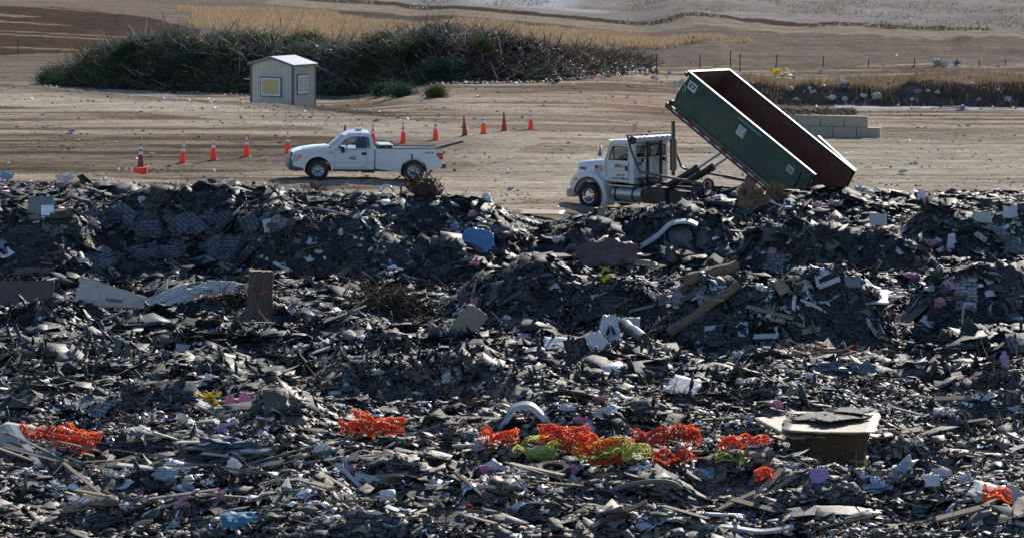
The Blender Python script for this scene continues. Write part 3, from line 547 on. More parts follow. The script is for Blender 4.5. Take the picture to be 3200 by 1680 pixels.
# ------------------------------------------------------------------ pickup
def pickup():
    p0 = Vector((-7.45, 123.62, float(ground(-7.4, 123.7))-.02)); rz = R(8.1)
    root = empty("pickup_truck", p0, (0, R(1.0), rz), "white single cab pickup truck parked side on beyond the rubble", "pickup truck")
    # local origin: front near wheel contact at y=-.85
    off = Matrix.Translation((0, .85, 0))
    def B(m, name, mat, par=None, **k):
        o = m.build(name, mat, par or root, **k)
        if par is None: o.location = (0, .85, 0)
        return o
    def arch(cx, cz, r, a0=200, a1=-20, n=14): return [(cx+r*math.cos(R(a0+(a1-a0)*i/n)), cz+r*math.sin(R(a0+(a1-a0)*i/n))) for i in range(n+1)]
    zb = .42
    low = [(-1.0, zb+.1)]+[p for p in arch(0, .40, .50, 178, 2)]+[(.62, zb), (2.17, zb), (2.17, 1.24), (.42, 1.24), (-.1, 1.22), (-.62, 1.13), (-.93, 1.03), (-1.0, .86)]
    body = MB(); body.prism(low, -.985, .985); B(body, "body", white, bevel=.045)
    hood = MB(); hs = [(-.94, 1.035), (-.88, 1.10), (-.6, 1.19), (-.1, 1.27), (.45, 1.31), (.45, 1.2), (-.9, 1.0)]; hood.prism(hs, -.80, .80); B(hood, "hood", white, bevel=.05)
    hb_ = MB(); hb_.prism([(-.85, 1.11), (-.55, 1.215), (-.05, 1.295), (.42, 1.33), (.42, 1.25), (-.8, 1.05)], -.42, .42); B(hb_, "hood_bulge", white, bevel=.03)
    cw = MB(); cw.box((.50, 0, 1.27), (.2, 1.6, .05)); B(cw, "cowl", blackp, bevel=.01)
    # cab frame: side rings, roof, pillars
    def Y(z): return .94-(z-1.2)/.58*.19
    out = [(.44, 1.23), (.62, 1.38), (.98, 1.70), (1.2, 1.81), (1.6, 1.83), (1.98, 1.80), (2.10, 1.64), (2.17, 1.23)]
    inn = [(.74, 1.20), (.80, 1.30), (1.02, 1.55), (1.27, 1.665), (1.6, 1.68), (1.90, 1.67), (1.96, 1.60), (2.00, 1.20)]
    cab = MB(); n = len(out)
    for s in (-1, 1):
        vs = [(x, s*Y(z), z) for x, z in out]+[(x, s*(Y(z)+.004), z) for x, z in inn]+[(x, s*(Y(z)-.05), z) for x, z in inn]
        fs = [(i, (i+1) % n, (i+1) % n+n, i+n) for i in range(n)]+[(i+n, (i+1) % n+n, (i+1) % n+2*n, i+2*n) for i in range(n)]; cab.add(vs, fs)
    rf = [(1.0, 1.70), (1.2, 1.81), (1.6, 1.83), (1.98, 1.80)]; vs = []; ks = 9
    for x, z in rf:
        for j in range(ks): t = -1+2*j/(ks-1); vs.append((x, t*Y(z), z+.085*(1-t*t)*min(1, (x-.9)*2.5)))
    cab.add(vs, [(i*ks+j, (i+1)*ks+j, (i+1)*ks+j+1, i*ks+j+1) for i in range(len(rf)-1) for j in range(ks-1)])
    # rear wall around its window
    vs = [(2.17, -Y(1.23), 1.23), (2.17, Y(1.23), 1.23), (2.10, Y(1.64), 1.64), (1.98, Y(1.8), 1.80), (1.98, 0, 1.885), (1.98, -Y(1.8), 1.80), (2.10, -Y(1.64), 1.64), (2.155, -.7, 1.30), (2.155, .7, 1.30), (2.10, .62, 1.64), (2.10, -.62, 1.64)]
    cab.add(vs, [(0, 1, 8, 7), (1, 2, 9, 8), (2, 3, 4, 9), (9, 4, 10), (10, 4, 5, 6), (6, 0, 7, 10)]); B(cab, "cab", white, smooth=35)
    ws = MB(); ws.add([(.47, -.86, 1.25), (.47, .86, 1.25), (.42, .5, 1.26), (.42, -.5, 1.26), (.99, -.75, 1.715), (.99, .75, 1.715), (.93, .4, 1.755), (.93, -.4, 1.755)], [(0, 3, 7, 4), (3, 2, 6, 7), (2, 1, 5, 6)]); B(ws, "windshield", glass)
    rw = MB(); rw.add([(2.15, -.7, 1.30), (2.15, .7, 1.30), (2.095, .62, 1.64), (2.095, -.62, 1.64)], [(0, 1, 2, 3)]); B(rw, "rear_window", glass)
    for s in (-1, 1):
        g = MB(); g.add([(x, s*(Y(z)-.03), z) for x, z in inn], [tuple(range(n))]); B(g, "side_window", glass)
        tr = MB(); tr.tube([(x, s*(Y(z)+.006), z) for x, z in inn+[inn[0]]], .011, 5); B(tr, "window_trim", blackp)
        # door: shut line and handle
        dr = MB(); pts = [(.64, .50), (1.86, .50), (1.86, 1.20), (.64, 1.20)]
        for a, b in zip(pts, pts[1:]+pts[:1]): dr.bar((a[0], s*.988, a[1]), (b[0], s*.988, b[1]), .006, .012)
        d_ = B(dr, "door_seam", blackp)
        h = MB(); h.box((1.76, s*.99, 1.04), (.20, .03, .11)); B(h, "door_handle", blackp, bevel=.012)
        mo = MB(); mo.box((1.25, s*.989, .70), (2.3, .008, .012)); B(mo, "crease_shade_strip", pm("crease_shade_grey", (.35, .37, .4), .5))  # grey strip paints the shade line along the white body side
        mi = MB(); mi.box((.93, s*1.12, 1.20), (.12, .24, .23)); mi.bar((.95, s*.96, 1.15), (.95, s*1.05, 1.17), .05, .05); B(mi, "door_mirror", blackp, bevel=.03)
        hl = MB(); hl.prism([(-1.015, .70), (-.985, .98), (-.80, 1.0), (-.60, .98), (-.66, .84), (-.83, .72)], s*.90, s*.992); B(hl, "headlight", lens, bevel=.015)
        am = MB(); am.prism([(-.74, .80), (-.72, .975), (-.615, .965), (-.67, .85)], s*.95, s*1.0); B(am, "turn_signal", amber)
        fl = MB(); a = arch(0, .40, .51, 186, -6); a2 = arch(0, .40, .56, 186, -6); fl.prism(a+a2[::-1], s*.96, s*.995); B(fl, "wheel_arch_lip", white)
        f2 = MB(); a = arch(3.68, .40, .50, 192, -12); a2 = arch(3.68, .40, .57, 192, -12); f2.prism(a+a2[::-1], s*.96, s*1.0); B(f2, "wheel_arch_lip", white)
        rk = MB(); rk.box((1.9, s*.93, .40), (2.6, .06, .07)); B(rk, "rocker_panel", pm("rocker", (.05, .05, .05), .6, dirt=.5), bevel=.01)
    # bed
    sd_ = [(2.20, .46)]+[p for p in arch(3.68, .42, .50, 190, -10)]+[(4.72, .50), (4.78, .60), (4.80, 1.24), (2.20, 1.24)]
    bed = MB(); bed.prism(sd_, -.985, -.90); bed.prism(sd_, .90, .985); bed.box((2.24, 0, .95), (.07, 1.8, .56)); bed.box((3.5, 0, .70), (2.55, 1.8, .06))
    for s in (-1, 1): bed.box((3.68, s*.78, .80), (1.0, .24, .24))
    B(bed, "bed", white, bevel=.02)
    rl = MB()
    for s in (-1, 1): rl.box((3.5, s*.943, 1.255), (2.58, .10, .03))
    rl.box((2.24, 0, 1.25), (.08, 1.8, .03)); B(rl, "bed_rail_cap", blackp, bevel=.008)
    tg = MB(); tg.box((4.78, 0, .93), (.06, 1.78, .58)); B(tg, "tailgate", white, bevel=.015)
    for s in (-1, 1):
        tl = MB(); tl.prism([(4.56, .98), (4.56, 1.09), (4.80, 1.09), (4.82, .84), (4.70, .84)], s*.955, s*.998); t_ = B(tl, "taillight", red, bevel=.012)
        tb = MB(); tb.box((4.70, s*1.0, .975), (.2, .006, .025)); B(tb, "taillight_bar", lens)
    fc = MB(); fc.tube([(3.05, -.985, .99), (3.05, -.989, .99)], .075, 24); B(fc, "fuel_door", white, smooth=0)
    # front and rear ends
    gr = MB(); gr.box((-.99, 0, .90), (.07, 1.30, .34)); B(gr, "grille", pm("grille_grey", (.16, .165, .17), .4, metal=.4), bevel=.02)
    for i in range(3):
        gb = MB(); gb.box((-1.035, 0, .80+i*.10), (.03, 1.28, .035)); B(gb, "grille_bar", pm("grille_bar", (.35, .36, .37), .3, metal=.5), bevel=.008)
    bm_ = MB(); bm_.prism([(-1.10, .40), (-1.13, .66), (-1.02, .72), (-.55, .72), (-.58, .55), (-.64, .42), (-.8, .34)], -.98, .98); B(bm_, "front_bumper", pm("bumper_grey", (.085, .085, .09), .5, dirt=.4), bevel=.03)
    up = MB(); up.prism([(-1.12, .64), (-1.06, .74), (-.56, .76), (-.55, .70)], -.965, .965); B(up, "bumper_cover", blackp, bevel=.02)
    pl = MB(); pl.box((-1.135, 0, .56), (.012, .31, .15)); B(pl, "license_plate", pm("plate", (.6, .62, .66), .4))
    rb = MB(); rb.box((4.86, 0, .58), (.16, 1.86, .20)); rb.box((4.74, -.88, .58), (.25, .16, .2)); rb.box((4.74, .88, .58), (.25, .16, .2)); B(rb, "rear_bumper", pm("bumper_grey", (.085, .085, .09), .5), bevel=.03)
    ch = MB()
    for s in (-1, 1): ch.box((1.9, s*.45, .42), (5.2, .09, .14))
    ch.tube([(3.68, -.8, .40), (3.68, .8, .40)], .06, 8); ch.tube([(0, -.8, .40), (0, .8, .40)], .05, 8); ch.tube([(1.2, .2, .36), (3.2, .3, .36), (4.6, .6, .36)], .045, 6); ch.box((2.0, 0, .36), (.5, .5, .2)); ch.box((1.35, -.5, .34), (.5, .1, .06))
    B(ch, "chassis", steelb)
    wl = MB()
    for x in (0, 3.68): wl.lathe([(.505, -.80), (.505, .80)], (x, 0, .41), 24)
    lin = MB()
    for s in (-1, 1):
        for x in (0, 3.68): a = arch(x, .41, .495, 190, -10); a2 = arch(x, .41, .52, 190, -10); lin.prism(a+a2[::-1], s*.60, s*.955)
    B(lin, "wheel_well", blackp)
    # interior
    inn_ = MB(); inn_.box((1.1, 0, .95), (1.9, 1.7, .5)); inn_.box((1.78, 0, 1.28), (.22, 1.5, .42)); inn_.box((.75, 0, 1.24), (.35, 1.6, .14)); B(inn_, "interior", dark, bevel=.04)
    hr = MB()
    for yy in (-.42, .42): hr.box((1.84, yy, 1.53), (.09, .26, .14))
    B(hr, "headrest", dark, bevel=.03)
    sw = MB(); sw.lathe([(.185, -.012), (.2, 0), (.185, .012), (.17, 0)], (0, 0, 0), 24, 'z', closed=True); o = sw.build("steering_wheel", blackp, root); o.location = (1.12, .85-.42, 1.26); o.rotation_euler = (0, R(-62), 0)
    bc = MB(); bc.box((1.62, -.1, 1.945), (.26, .40, .06)); bc.box((1.62, -.1, 1.905), (.18, .25, .04)); B(bc, "roof_beacon", pm("beacon", (.72, .72, .70), .35), bevel=.02)
    lk = pm("lettering_black", (.03, .03, .035), .5, 0)
    grn = pm("emblem_green", (.05, .13, .11), .6, .2)
    em = MB(); em.prism([(1.16, .82), (1.27, .93), (1.30, .90), (1.36, .93), (1.45, .93), (1.45, .905), (1.37, .905), (1.33, .875), (1.45, .875), (1.45, .84), (1.30, .84)], -.986, -.991); em.prism([(1.16, .80), (1.30, .80), (1.34, .825), (1.45, .825), (1.45, .80)], -.986, -.991); B(em, "door_emblem", grn, smooth=0)
    t = text("badge_lettering", "F150", .075, lk, root, (.46, .85-.99, 1.065), (R(90), 0, 0), xs=1.5)
    t = text("badge_lettering", "4X4", .115, lk, root, (4.28, .85-.989, 1.085), (R(90), 0, 0), xs=1.7)
    wp = MB(); wp.bar((.5, -.5, 1.31), (.62, -.1, 1.42), .012, .012); wp.bar((.5, .2, 1.31), (.62, .55, 1.42), .012, .012); B(wp, "wiper", blackp)
    for x in (0, 3.68):
        for s in (-1, 1): wheel(root, "wheel", (x, .85+s*.84, .40), .405, .26, .235, silver, 8, .03, out=s)
    return root, p0, rz
pk, pk0, pkr = pickup()
def on_truck(root, loc, rz=0, ry=0, rx=0):
    bpy.context.view_layer.update(); M = root.matrix_world @ Matrix.Translation(loc) @ Euler((rx, ry, rz)).to_matrix().to_4x4(); return M
def put(o, M): o.matrix_world = M; return o
# box, boards and driver carried by the pickup
bxr = empty("tool_box", label="black steel tool box with pale lid standing in the pickup bed behind the cab", cat="tool box"); put(bxr, on_truck(pk, (2.62, .85, .74)))
m = MB(); m.box((0, 0, .30), (.50, 1.62, .60)); m.build("case", blackp, bxr, bevel=.02)
m = MB(); m.box((0, 0, .625), (.53, 1.66, .045)); m.build("lid", pm("lid_grey", (.42, .43, .44), .35, metal=.3), bxr, bevel=.012)
m = MB(); m.box((0, -.835, .52), (.08, .02, .09)); m.build("latch", silver, bxr)
brown = pm("weathered_board", (.10, .075, .055), .8, .4, 9, .3, stretch=(1, 8, 8))
for i, (yy, L, l0, lb) in enumerate([(.20, 2.6, 3.2, "long dark board leaning out over the pickup tailgate"), (.42, 2.35, 3.25, "second dark board beside the long one over the pickup tailgate"), (.0, 2.2, 3.3, "shortest dark board of the three sloping over the pickup tailgate")]):
    b = MB(); b.box((L/2, 0, 0), (L, .24, .085)); o = b.build("board", brown, bevel=.006); tag(o, lb, "board"); put(o, on_truck(pk, (l0, .85+yy-.1, .78+i*.05), rz=R(-3+i*2), ry=R(-16+i*.8)))
dp = seated_person((0, 0, 0), 0, "driver in dark clothes and cap seated inside the white pickup", navy, pm("cap_dark", (.03, .03, .03), .9)); put(dp, on_truck(pk, (1.60, .85-.42, 1.10)))
dp.scale = (.92, .92, .92)

# ------------------------------------------------------------------ roll-off truck
YAW = R(-43.3); TO = Vector((3.79, 127.44, -1.37))
def rolloff():
    root = empty("roll_off_truck", TO, (0, 0, YAW), "white roll off truck with raised black hoist turned away from the viewer", "truck")
    def B(m, name, mat, par=None, **k): return m.build(name, mat, par or root, **k)
    def arch(cx, cz, r, a0=180, a1=0, n=14): return [(cx+r*math.cos(R(a0+(a1-a0)*i/n)), cz+r*math.sin(R(a0+(a1-a0)*i/n))) for i in range(n+1)]
    # chassis
    fr = MB()
    for s in (-1, 1): fr.box((3.6, s*.43, .82), (8.6, .09, .26)); fr.box((4.9, s*.50, 1.03), (5.2, .12, .12))
    for x in (.1, 1.6, 3.2, 4.6, 5.6, 7.2, 7.8): fr.box((x, 0, .82), (.12, .86, .2))
    for x in (0, 5.6, 6.95): fr.tube([(x, -.9, .53), (x, .9, .53)], .09, 8)
    fr.tube([(2.0, 0, .75), (5.6, 0, .6)], .06, 8); B(fr, "chassis", steelb, bevel=.01)
    # hood, fenders, bumper
    hd = MB(); st = [(-.99, 1.05, .64, 1.40), (-.98, 1.05, .70, 1.74), (-.90, 1.05, .74, 1.82), (-.3, 1.05, .82, 1.88), (.72, 1.05, .90, 1.98)]; vs = []; k = 9
    for x, zb, hw, zt in st:
        vs += [(x, -hw-.08, zb), (x, -hw-.04, (zb+zt)/2), (x, -hw, zt-.10), (x, -hw*.85, zt-.02), (x, 0, zt+.02), (x, hw*.85, zt-.02), (x, hw, zt-.10), (x, hw+.04, (zb+zt)/2), (x, hw+.08, zb)]
    hd.add(vs, [(i*k+j, i*k+j+1, (i+1)*k+j+1, (i+1)*k+j) for i in range(len(st)-1) for j in range(k-1)]+[tuple(range(k))]); B(hd, "hood", white2, smooth=50)
    gl = MB(); gl.box((-1.0, 0, 1.28), (.05, .86, .5)); B(gl, "grille", chrome, bevel=.02)
    for s in (-1, 1):
        fd = MB(); a = arch(.02, .53, .66, 172, -38, 16); o_ = [(-.86, .80), (-.93, 1.02), (-.80, 1.26), (-.4, 1.42), (.1, 1.44), (.45, 1.40), (.78, 1.10), (.98, .55), (.98, .30)]
        n_ = 17; outl = [a[0]]+[]; fd.prism(a+[(.98, .20), (.98, .55), (.78, 1.10), (.45, 1.38), (.1, 1.45), (-.4, 1.42), (-.80, 1.26), (-.95, 1.02), (-.92, .62)], s*.66, s*1.20); B(fd, "front_fender", white2, bevel=.04)
        lp = MB(); a1 = arch(.02, .53, .67, 172, -40, 16); a2 = arch(.02, .53, .74, 172, -40, 16); lp.prism(a1+a2[::-1], s*1.17, s*1.235); B(lp, "fender_lip", blackp, bevel=.01)
        mk = MB(); mk.box((-.62, s*1.215, 1.14), (.20, .03, .09)); B(mk, "marker_light", amber, bevel=.01)
        hl = MB(); hl.box((-.90, s*.80, 1.02), (.12, .38, .2)); B(hl, "headlight", lens, bevel=.03)
    bp = MB(); bp.prism([(-1.12, .42), (-1.14, .72), (-.98, .76), (-.72, .74), (-.66, .50), (-.8, .42)], -1.2, 1.2); B(bp, "front_bumper", pm("bumper_silver", (.34, .35, .37), .4, metal=.4, dirt=.3), bevel=.04)
    # cab shell
    fl = 1.08; hw = 1.0; W = MB()
    oS = [(.72, fl+.08), (.72, 1.95), (.98, 2.62), (1.10, 2.74), (2.20, 2.78), (2.24, 2.60), (2.24, 1.9), (2.24, fl)]
    iS = [(.90, 1.98), (.92, 2.05), (1.06, 2.42), (1.14, 2.50), (1.80, 2.50), (1.86, 2.46), (1.86, 2.1), (1.86, 1.98)]
    n = 8
    for s in (-1, 1):
        W.add([(x, s*(hw-.04*(z > 2)), z) for x, z in oS]+[(x, s*(hw-.03), z) for x, z in iS]+[(x, s*(hw-.09), z) for x, z in iS], [(i, (i+1) % n, (i+1) % n+n, i+n) for i in range(n)]+[(i+n, (i+1) % n+n, (i+1) % n+2*n, i+2*n) for i in range(n)])
    # rear wall with an opening for the glass
    h2 = hw-.01; W.add([(2.24, -h2, fl), (2.24, h2, fl), (2.24, h2, 2.72), (2.24, -h2, 2.72), (2.24, -.84, 2.14), (2.24, .84, 2.14), (2.24, .84, 2.54), (2.24, -.84, 2.54)], [(0, 1, 5, 4), (1, 2, 6, 5), (2, 3, 7, 6), (3, 0, 4, 7)])
    W.add([(2.24, -hw, fl), (2.24, hw, fl), (.72, hw, fl+.08), (.72, -hw, fl+.08)], [(0, 1, 2, 3)])
    W.add([(.72, -hw, 1.16), (.72, hw, 1.16), (.72, hw, 1.95), (.72, -hw, 1.95)], [(0, 1, 2, 3)])
    B(W, "cab", white2, bevel=.025, smooth=35)
    RF = MB(); rs = [(.98, 2.62, -.04), (1.12, 2.75, -.02), (1.5, 2.80, 0), (2.24, 2.79, 0)]; vs = []; k = 7
    for x, z, d in rs:
        for j in range(k): t = -1+2*j/(k-1); vs.append((x, t*(hw-.03), z+.05*(1-t**4)-.04))
    RF.add(vs, [(i*k+j, (i+1)*k+j, (i+1)*k+j+1, i*k+j+1) for i in range(3) for j in range(k-1)]); B(RF, "roof", white2)
    ws = MB(); ws.add([(.735, -.92, 1.97), (.735, .92, 1.97), (.97, .90, 2.60), (.97, -.90, 2.60)], [(0, 1, 2, 3)]); B(ws, "windshield", glass)
    pl = MB()
    for s in (-1, 1): pl.bar((.725, s*.95, 1.95), (.985, s*.93, 2.63), .07, .07)
    pl.bar((.72, -.95, 1.95), (.72, .95, 1.95), .05, .05); pl.bar((.98, -.95, 2.62), (.98, .95, 2.62), .07, .07); B(pl, "windshield_frame", white2)
    vz = MB(); vz.box((.93, 0, 2.70), (.28, 1.84, .03), (0, R(14), 0)); B(vz, "sun_visor", pm("visor", (.3, .31, .33), .3, metal=.4))
    for s in (-1, 1):
        g = MB(); g.add([(x, s*(hw-.06), z) for x, z in iS], [tuple(range(n))]); B(g, "side_window", glass)
        t = MB(); t.tube([(x, s*(hw-.025), z) for x, z in iS+[iS[0]]], .018, 5); t.bar((1.16, s*(hw-.03), 1.98), (1.16, s*(hw-.03), 2.50), .03, .03); B(t, "window_trim", blackp)
        d = MB(); pts = [(.78, 1.36), (1.05, 1.12), (1.96, 1.12), (1.96, 2.6), (1.04, 2.58), (.78, 1.98)]
        for a, b in zip(pts, pts[1:]+pts[:1]): d.bar((a[0], s*(hw+.003), a[1]), (b[0], s*(hw+.003), b[1]), .008, .014)
        d.bar((.78, s*(hw+.003), 1.58), (2.22, s*(hw+.003), 1.58), .006, .008); B(d, "door_seam", pm("seam", (.12, .12, .13), .7))
        h = MB(); h.box((1.84, s*(hw+.012), 1.68), (.12, .03, .20)); B(h, "door_handle", blackp, bevel=.015)
        mr = MB(); mr.box((.66, s*1.22, 2.32), (.07, .20, .42)); mr.bar((.75, s*.98, 2.62), (.66, s*1.22, 2.56), .025, .025); mr.bar((.75, s*.98, 1.98), (.66, s*1.22, 2.08), .025, .025); mr.bar((.66, s*1.22, 2.56), (.66, s*1.22, 2.0), .025, .025); B(mr, "side_mirror", chrome, bevel=.015)
    # rear windows of the cab
    rw = MB(); rw.add([(2.22, -.84, 2.14), (2.22, .84, 2.14), (2.22, .84, 2.54), (2.22, -.84, 2.54)], [(0, 1, 2, 3)]); B(rw, "rear_window", glass)
    rt = MB(); ring = [(2.25, -.84, 2.14), (2.25, .84, 2.14), (2.25, .84, 2.54), (2.25, -.84, 2.54), (2.25, -.84, 2.14)]; rt.tube(ring, .025, 5)
    for yy in (-.42, -.05, .42): rt.bar((2.25, yy, 2.14), (2.25, yy, 2.54), .05, .03)
    B(rt, "window_frame", blackp)
    it = MB(); it.box((1.5, 0, 1.55), (1.3, 1.8, .5)); it.box((.95, 0, 1.92), (.35, 1.7, .16)); it.box((1.98, -.45, 2.0), (.16, .5, .45)); it.box((1.98, .45, 2.0), (.16, .5, .45)); B(it, "interior", dark, bevel=.04)
    sw = MB(); sw.lathe([(.215, -.014), (.235, 0), (.215, .014), (.2, 0)], (0, 0, 0), 24, 'z', closed=True); sw.bar((-.2, 0, 0), (.2, 0, 0), .03, .02); sw.bar((0, -.2, 0), (0, .2, 0), .03, .02); o = B(sw, "steering_wheel", blackp); o.location = (1.22, -.45, 2.07); o.rotation_euler = (0, R(-35), 0)
    # rack behind the cab with work lamps
    rk = MB()
    for yy in (-.42, .36): rk.box((2.44, yy, 1.85), (.09, .10, 1.75))
    rk.box((2.44, -.03, 2.62), (.07, .9, .07)); rk.box((2.44, -.03, 1.05), (.12, 1.9, .12)); B(rk, "cab_rack", steelb, bevel=.01)
    for yy in (-.62, .62):
        wk = MB(); wk.tube([(2.36, yy, 2.0), (2.46, yy, 1.99)], .085, 14); q = B(wk, "work_lamp", blackp); wk = MB(); wk.tube([(2.462, yy, 1.99), (2.468, yy, 1.99)], .062, 14); B(wk, "work_lamp_lens", lens)
    mud = MB(); mud.add([(2.50, -.36, 2.20), (2.50, -.02, 2.18), (2.47, .16, 2.56), (2.47, -.14, 2.58)], [(0, 1, 2, 3)]); mud.add([(2.52, -.36, 2.20), (2.52, -.02, 2.18), (2.49, .16, 2.56), (2.49, -.14, 2.58)], [(3, 2, 1, 0)]); B(mud, "hanging_flap", pm("flap_grey", (.32, .31, .29), .8, dirt=.4))
    hs = MB()
    for i in range(12):
        y0 = -.95+i*.10; hs.tube([(2.35, y0, 1.32), (2.5+.1*random.random(), y0+.05, 1.12+.2*random.random()), (2.7+.2*random.random(), y0+.1*random.random(), .98+.15*random.random()), (3.0, y0+.2, 1.0)], .022, 5)
    B(hs, "hydraulic_hose", blackp)
    # exhaust stack
    ex = MB(); ex.tube([(2.72, .78, 1.35), (2.72, .78, 3.05), (2.70, .78, 3.48)], [.075, .075, .075], 14); B(ex, "exhaust_stack", exh)
    sh = MB(); sh.tube([(2.72, .78, 1.55), (2.72, .78, 2.78)], .135, 16); B(sh, "heat_shield", pm("heat_shield", (.20, .17, .155), .35, .4, 30, .3, metal=.6))
    # tarp roll and its arms
    tr = MB(); prof = []; rr = []
    for i in range(26): t = i/25; prof.append((2.30, -1.10+2.2*t, 2.80)); rr.append(.135+.012*math.sin(i*2.1)+.008*math.sin(i*4.7))
    tr.tube(prof, rr, 18); B(tr, "tarp_roll", pm("tarp_white", (.62, .65, .72), .45, .15, 12, .9), smooth=60)
    for s in (-1, 1): hb = MB(); hb.tube([(2.30, s*1.11, 2.80), (2.30, s*1.19, 2.80)], .16, 18); B(hb, "tarp_spool_end", steelb)
    ta = MB()
    for s in (-1, 1):
        ta.bar((2.12, s*1.27, 2.98), (2.35, s*1.27, 2.35), .045, .08); ta.bar((2.33, s*1.27, 2.40), (2.72, s*1.27, 1.66), .05, .085); ta.bar((2.72, s*1.27, 1.66), (2.92, s*1.27, 1.58), .05, .085); ta.bar((2.90, s*1.27, 1.59), (5.95, s*1.27, 1.30), .05, .085); ta.bar((4.9, s*1.27, 1.40), (6.1, s*1.27, 1.28), .07, .12)
    ta.bar((2.12, -1.27, 2.98), (2.12, 1.27, 2.98), .05, .05); B(ta, "tarp_arm", pm("arm_brown", (.07, .055, .05), .5, .3, 6, .1, dirt=.3), bevel=.008)
    for s in (-1, 1):
        dk = MB(); dk.lathe([(.05, -.05), (.24, -.06), (.27, -.03), (.27, .03), (.24, .06), (.05, .05)], (6.22, s*1.27, 1.27), 24, closed=True); dk.box((6.22, s*1.15, 1.05), (.16, .12, .4)); B(dk, "arm_pivot", rubber)
        ri = MB(); ri.lathe([(.15, -.062), (.18, -.066), (.18, -.06), (.15, -.056)], (6.22, s*1.27, 1.27), 24, closed=True); B(ri, "pivot_ring", lens)
    # side gear: tank, steps, boxes
    for s in (-1, 1):
        tk = MB(); tk.lathe([(.001, 0), (.26, 0), (.30, .04), (.30, 1.46), (.26, 1.50), (.001, 1.50)], (0, 0, 0), 28, 'z'); o = B(tk, "fuel_tank", alum); o.rotation_euler = (0, R(90), 0); o.location = (1.20, s*.90, .68)
        for x in (1.42, 2.32):
            sp = MB(); sp.lathe([(.306, -.04), (.312, -.04), (.312, .04), (.306, .04)], (0, 0, 0), 28, 'z', closed=True); o = B(sp, "tank_strap", blackp); o.rotation_euler = (0, R(90), 0); o.location = (x, s*.90, .68)
        for z, x0, x1 in ((1.0, 1.08, 2.4), (.36, 1.05, 2.4)):
            p_ = MB(); p_.box(((x0+x1)/2, s*1.12, z), (x1-x0, .22, .05)); B(p_, "step", alum, bevel=.01)
        bx = MB(); bx.box((3.45, s*.92, .72), (1.10, .58, .66)); B(bx, "tool_box", steelb, bevel=.015)
        b2 = MB(); b2.box((4.55, s*.86, .70), (.9, .46, .5)); b2.box((5.0, s*.75, .62), (.9, .1, .36)); B(b2, "side_panel", steelb, bevel=.015)
        bl = MB(); bl.box((3.02, s*1.22, .99), (.10, .02, .06)); B(bl, "decal_plate", pm("decal_tan", (.35, .28, .15), .6))
        for x in (5.6, 6.95): wheel(root, "rear_wheel", (x, s*.93, .52), .52, .50, .29, alum, 10, .16, out=s)
        wheel(root, "front_wheel", (0, s*1.03, .52), .52, .30, .29, chrome, 10, -.03, out=s)
    # cylinders
    for s in (-1, 1):
        cy = MB(); cy.tube([(3.45, s*.47, 1.0), (4.98, s*.47, 1.80)], .135, 16); cy.tube([(4.90, s*.47, 1.76), (5.0, s*.47, 1.81)], .155, 16); B(cy, "hoist_cylinder", steelb)
        rd = MB(); rd.tube([(4.95, s*.47, 1.785), (6.25, s*.47, 2.52)], .062, 16); B(rd, "cylinder_rod", chrome)
        eye = MB(); eye.tube([(6.25, s*.38, 2.54), (6.25, s*.56, 2.54)], .11, 14); B(eye, "cylinder_eye", steelb)
        lmp = MB(); lmp.tube([(3.48, s*1.0, 1.06), (3.48, s*1.04, 1.06)], .05, 12); B(lmp, "side_lamp", red)
    # tilted hoist frame: lies under the container; local x' runs from the hinge to the front end
    hp = Vector((10.42, .05, .62)); T = R(30.65)
    hf_ = bpy.data.objects.new("hoist_frame", None); C.objects.link(hf_); hf_.parent = root; hf_.location = hp; hf_.rotation_euler = (0, T, 0)
    m = MB()
    for s in (-1, 1): m.box((-4.35, s*.50, -.20), (5.9, .10, .26))
    for x in (-7.2, -6.0, -4.8, -3.6, -2.4, -1.4): m.box((x, 0, -.22), (.10, 1.0, .18))
    m.box((-7.30, 0, -.16), (.22, 2.0, .24)); m.box((-6.6, -.70, -.36), (.10, .30, .22)); B(m, "hoist_rail", steelb, hf_, bevel=.01)
    m = MB(); m.tube([(-7.36, -1.0, -.08), (-7.36, 1.0, -.08)], .10, 12); B(m, "cable_sheave", steelb, hf_)
    for s in (-1, 1):
        sk = MB(); sk.box((-3.7, s*1.18, -.17), (7.4, .07, .20)); B(sk, "side_rail", steelb, hf_, bevel=.01)
        x = -7.3; i = 0
        while x < -.3:
            tp = MB(); tp.box((x+.15, s*1.22, -.15), (.30 if i % 2 else .29, .008, .055)); B(tp, "reflective_tape", pm("tape_white", (.6, .6, .62), .35) if i % 2 else pm("tape_red", (.45, .025, .03), .35), hf_); x += .31; i += 1
    # lettering and marks
    lk = pm("lettering_black", (.03, .03, .035), .5, 0); gold = pm("emblem_gold", (.75, .38, .03), .5, 0)
    text("hood_number", "408704", .16, lk, root, (-.60, -.83, 1.55), (R(84), 0, R(-9)), xs=.8)
    text("door_lettering", "Aus. CO", .12, lk, root, (1.55, -1.006, 1.40), (R(90), 0, 0)); text("door_lettering", "US DOT 888132", .12, lk, root, (1.50, -1.006, 1.26), (R(90), 0, 0))
    text("door_emblem", "W", .22, pm("emblem_green2", (.02, .09, .06), .5, 0), root, (1.36, -1.006, 1.74), (R(90), 0, 0), xs=1.1); text("door_emblem", "M", .22, gold, root, (1.58, -1.006, 1.74), (R(90), 0, 0), xs=1.1)
    text("cab_number", "08704", .18, lk, root, (2.248, -.72, 1.84), (R(90), 0, R(90)), xs=.75)
    m = MB()
    for i in range(7): m.box((.36, -.99, 1.50+i*.035), (.34, .006, .018))
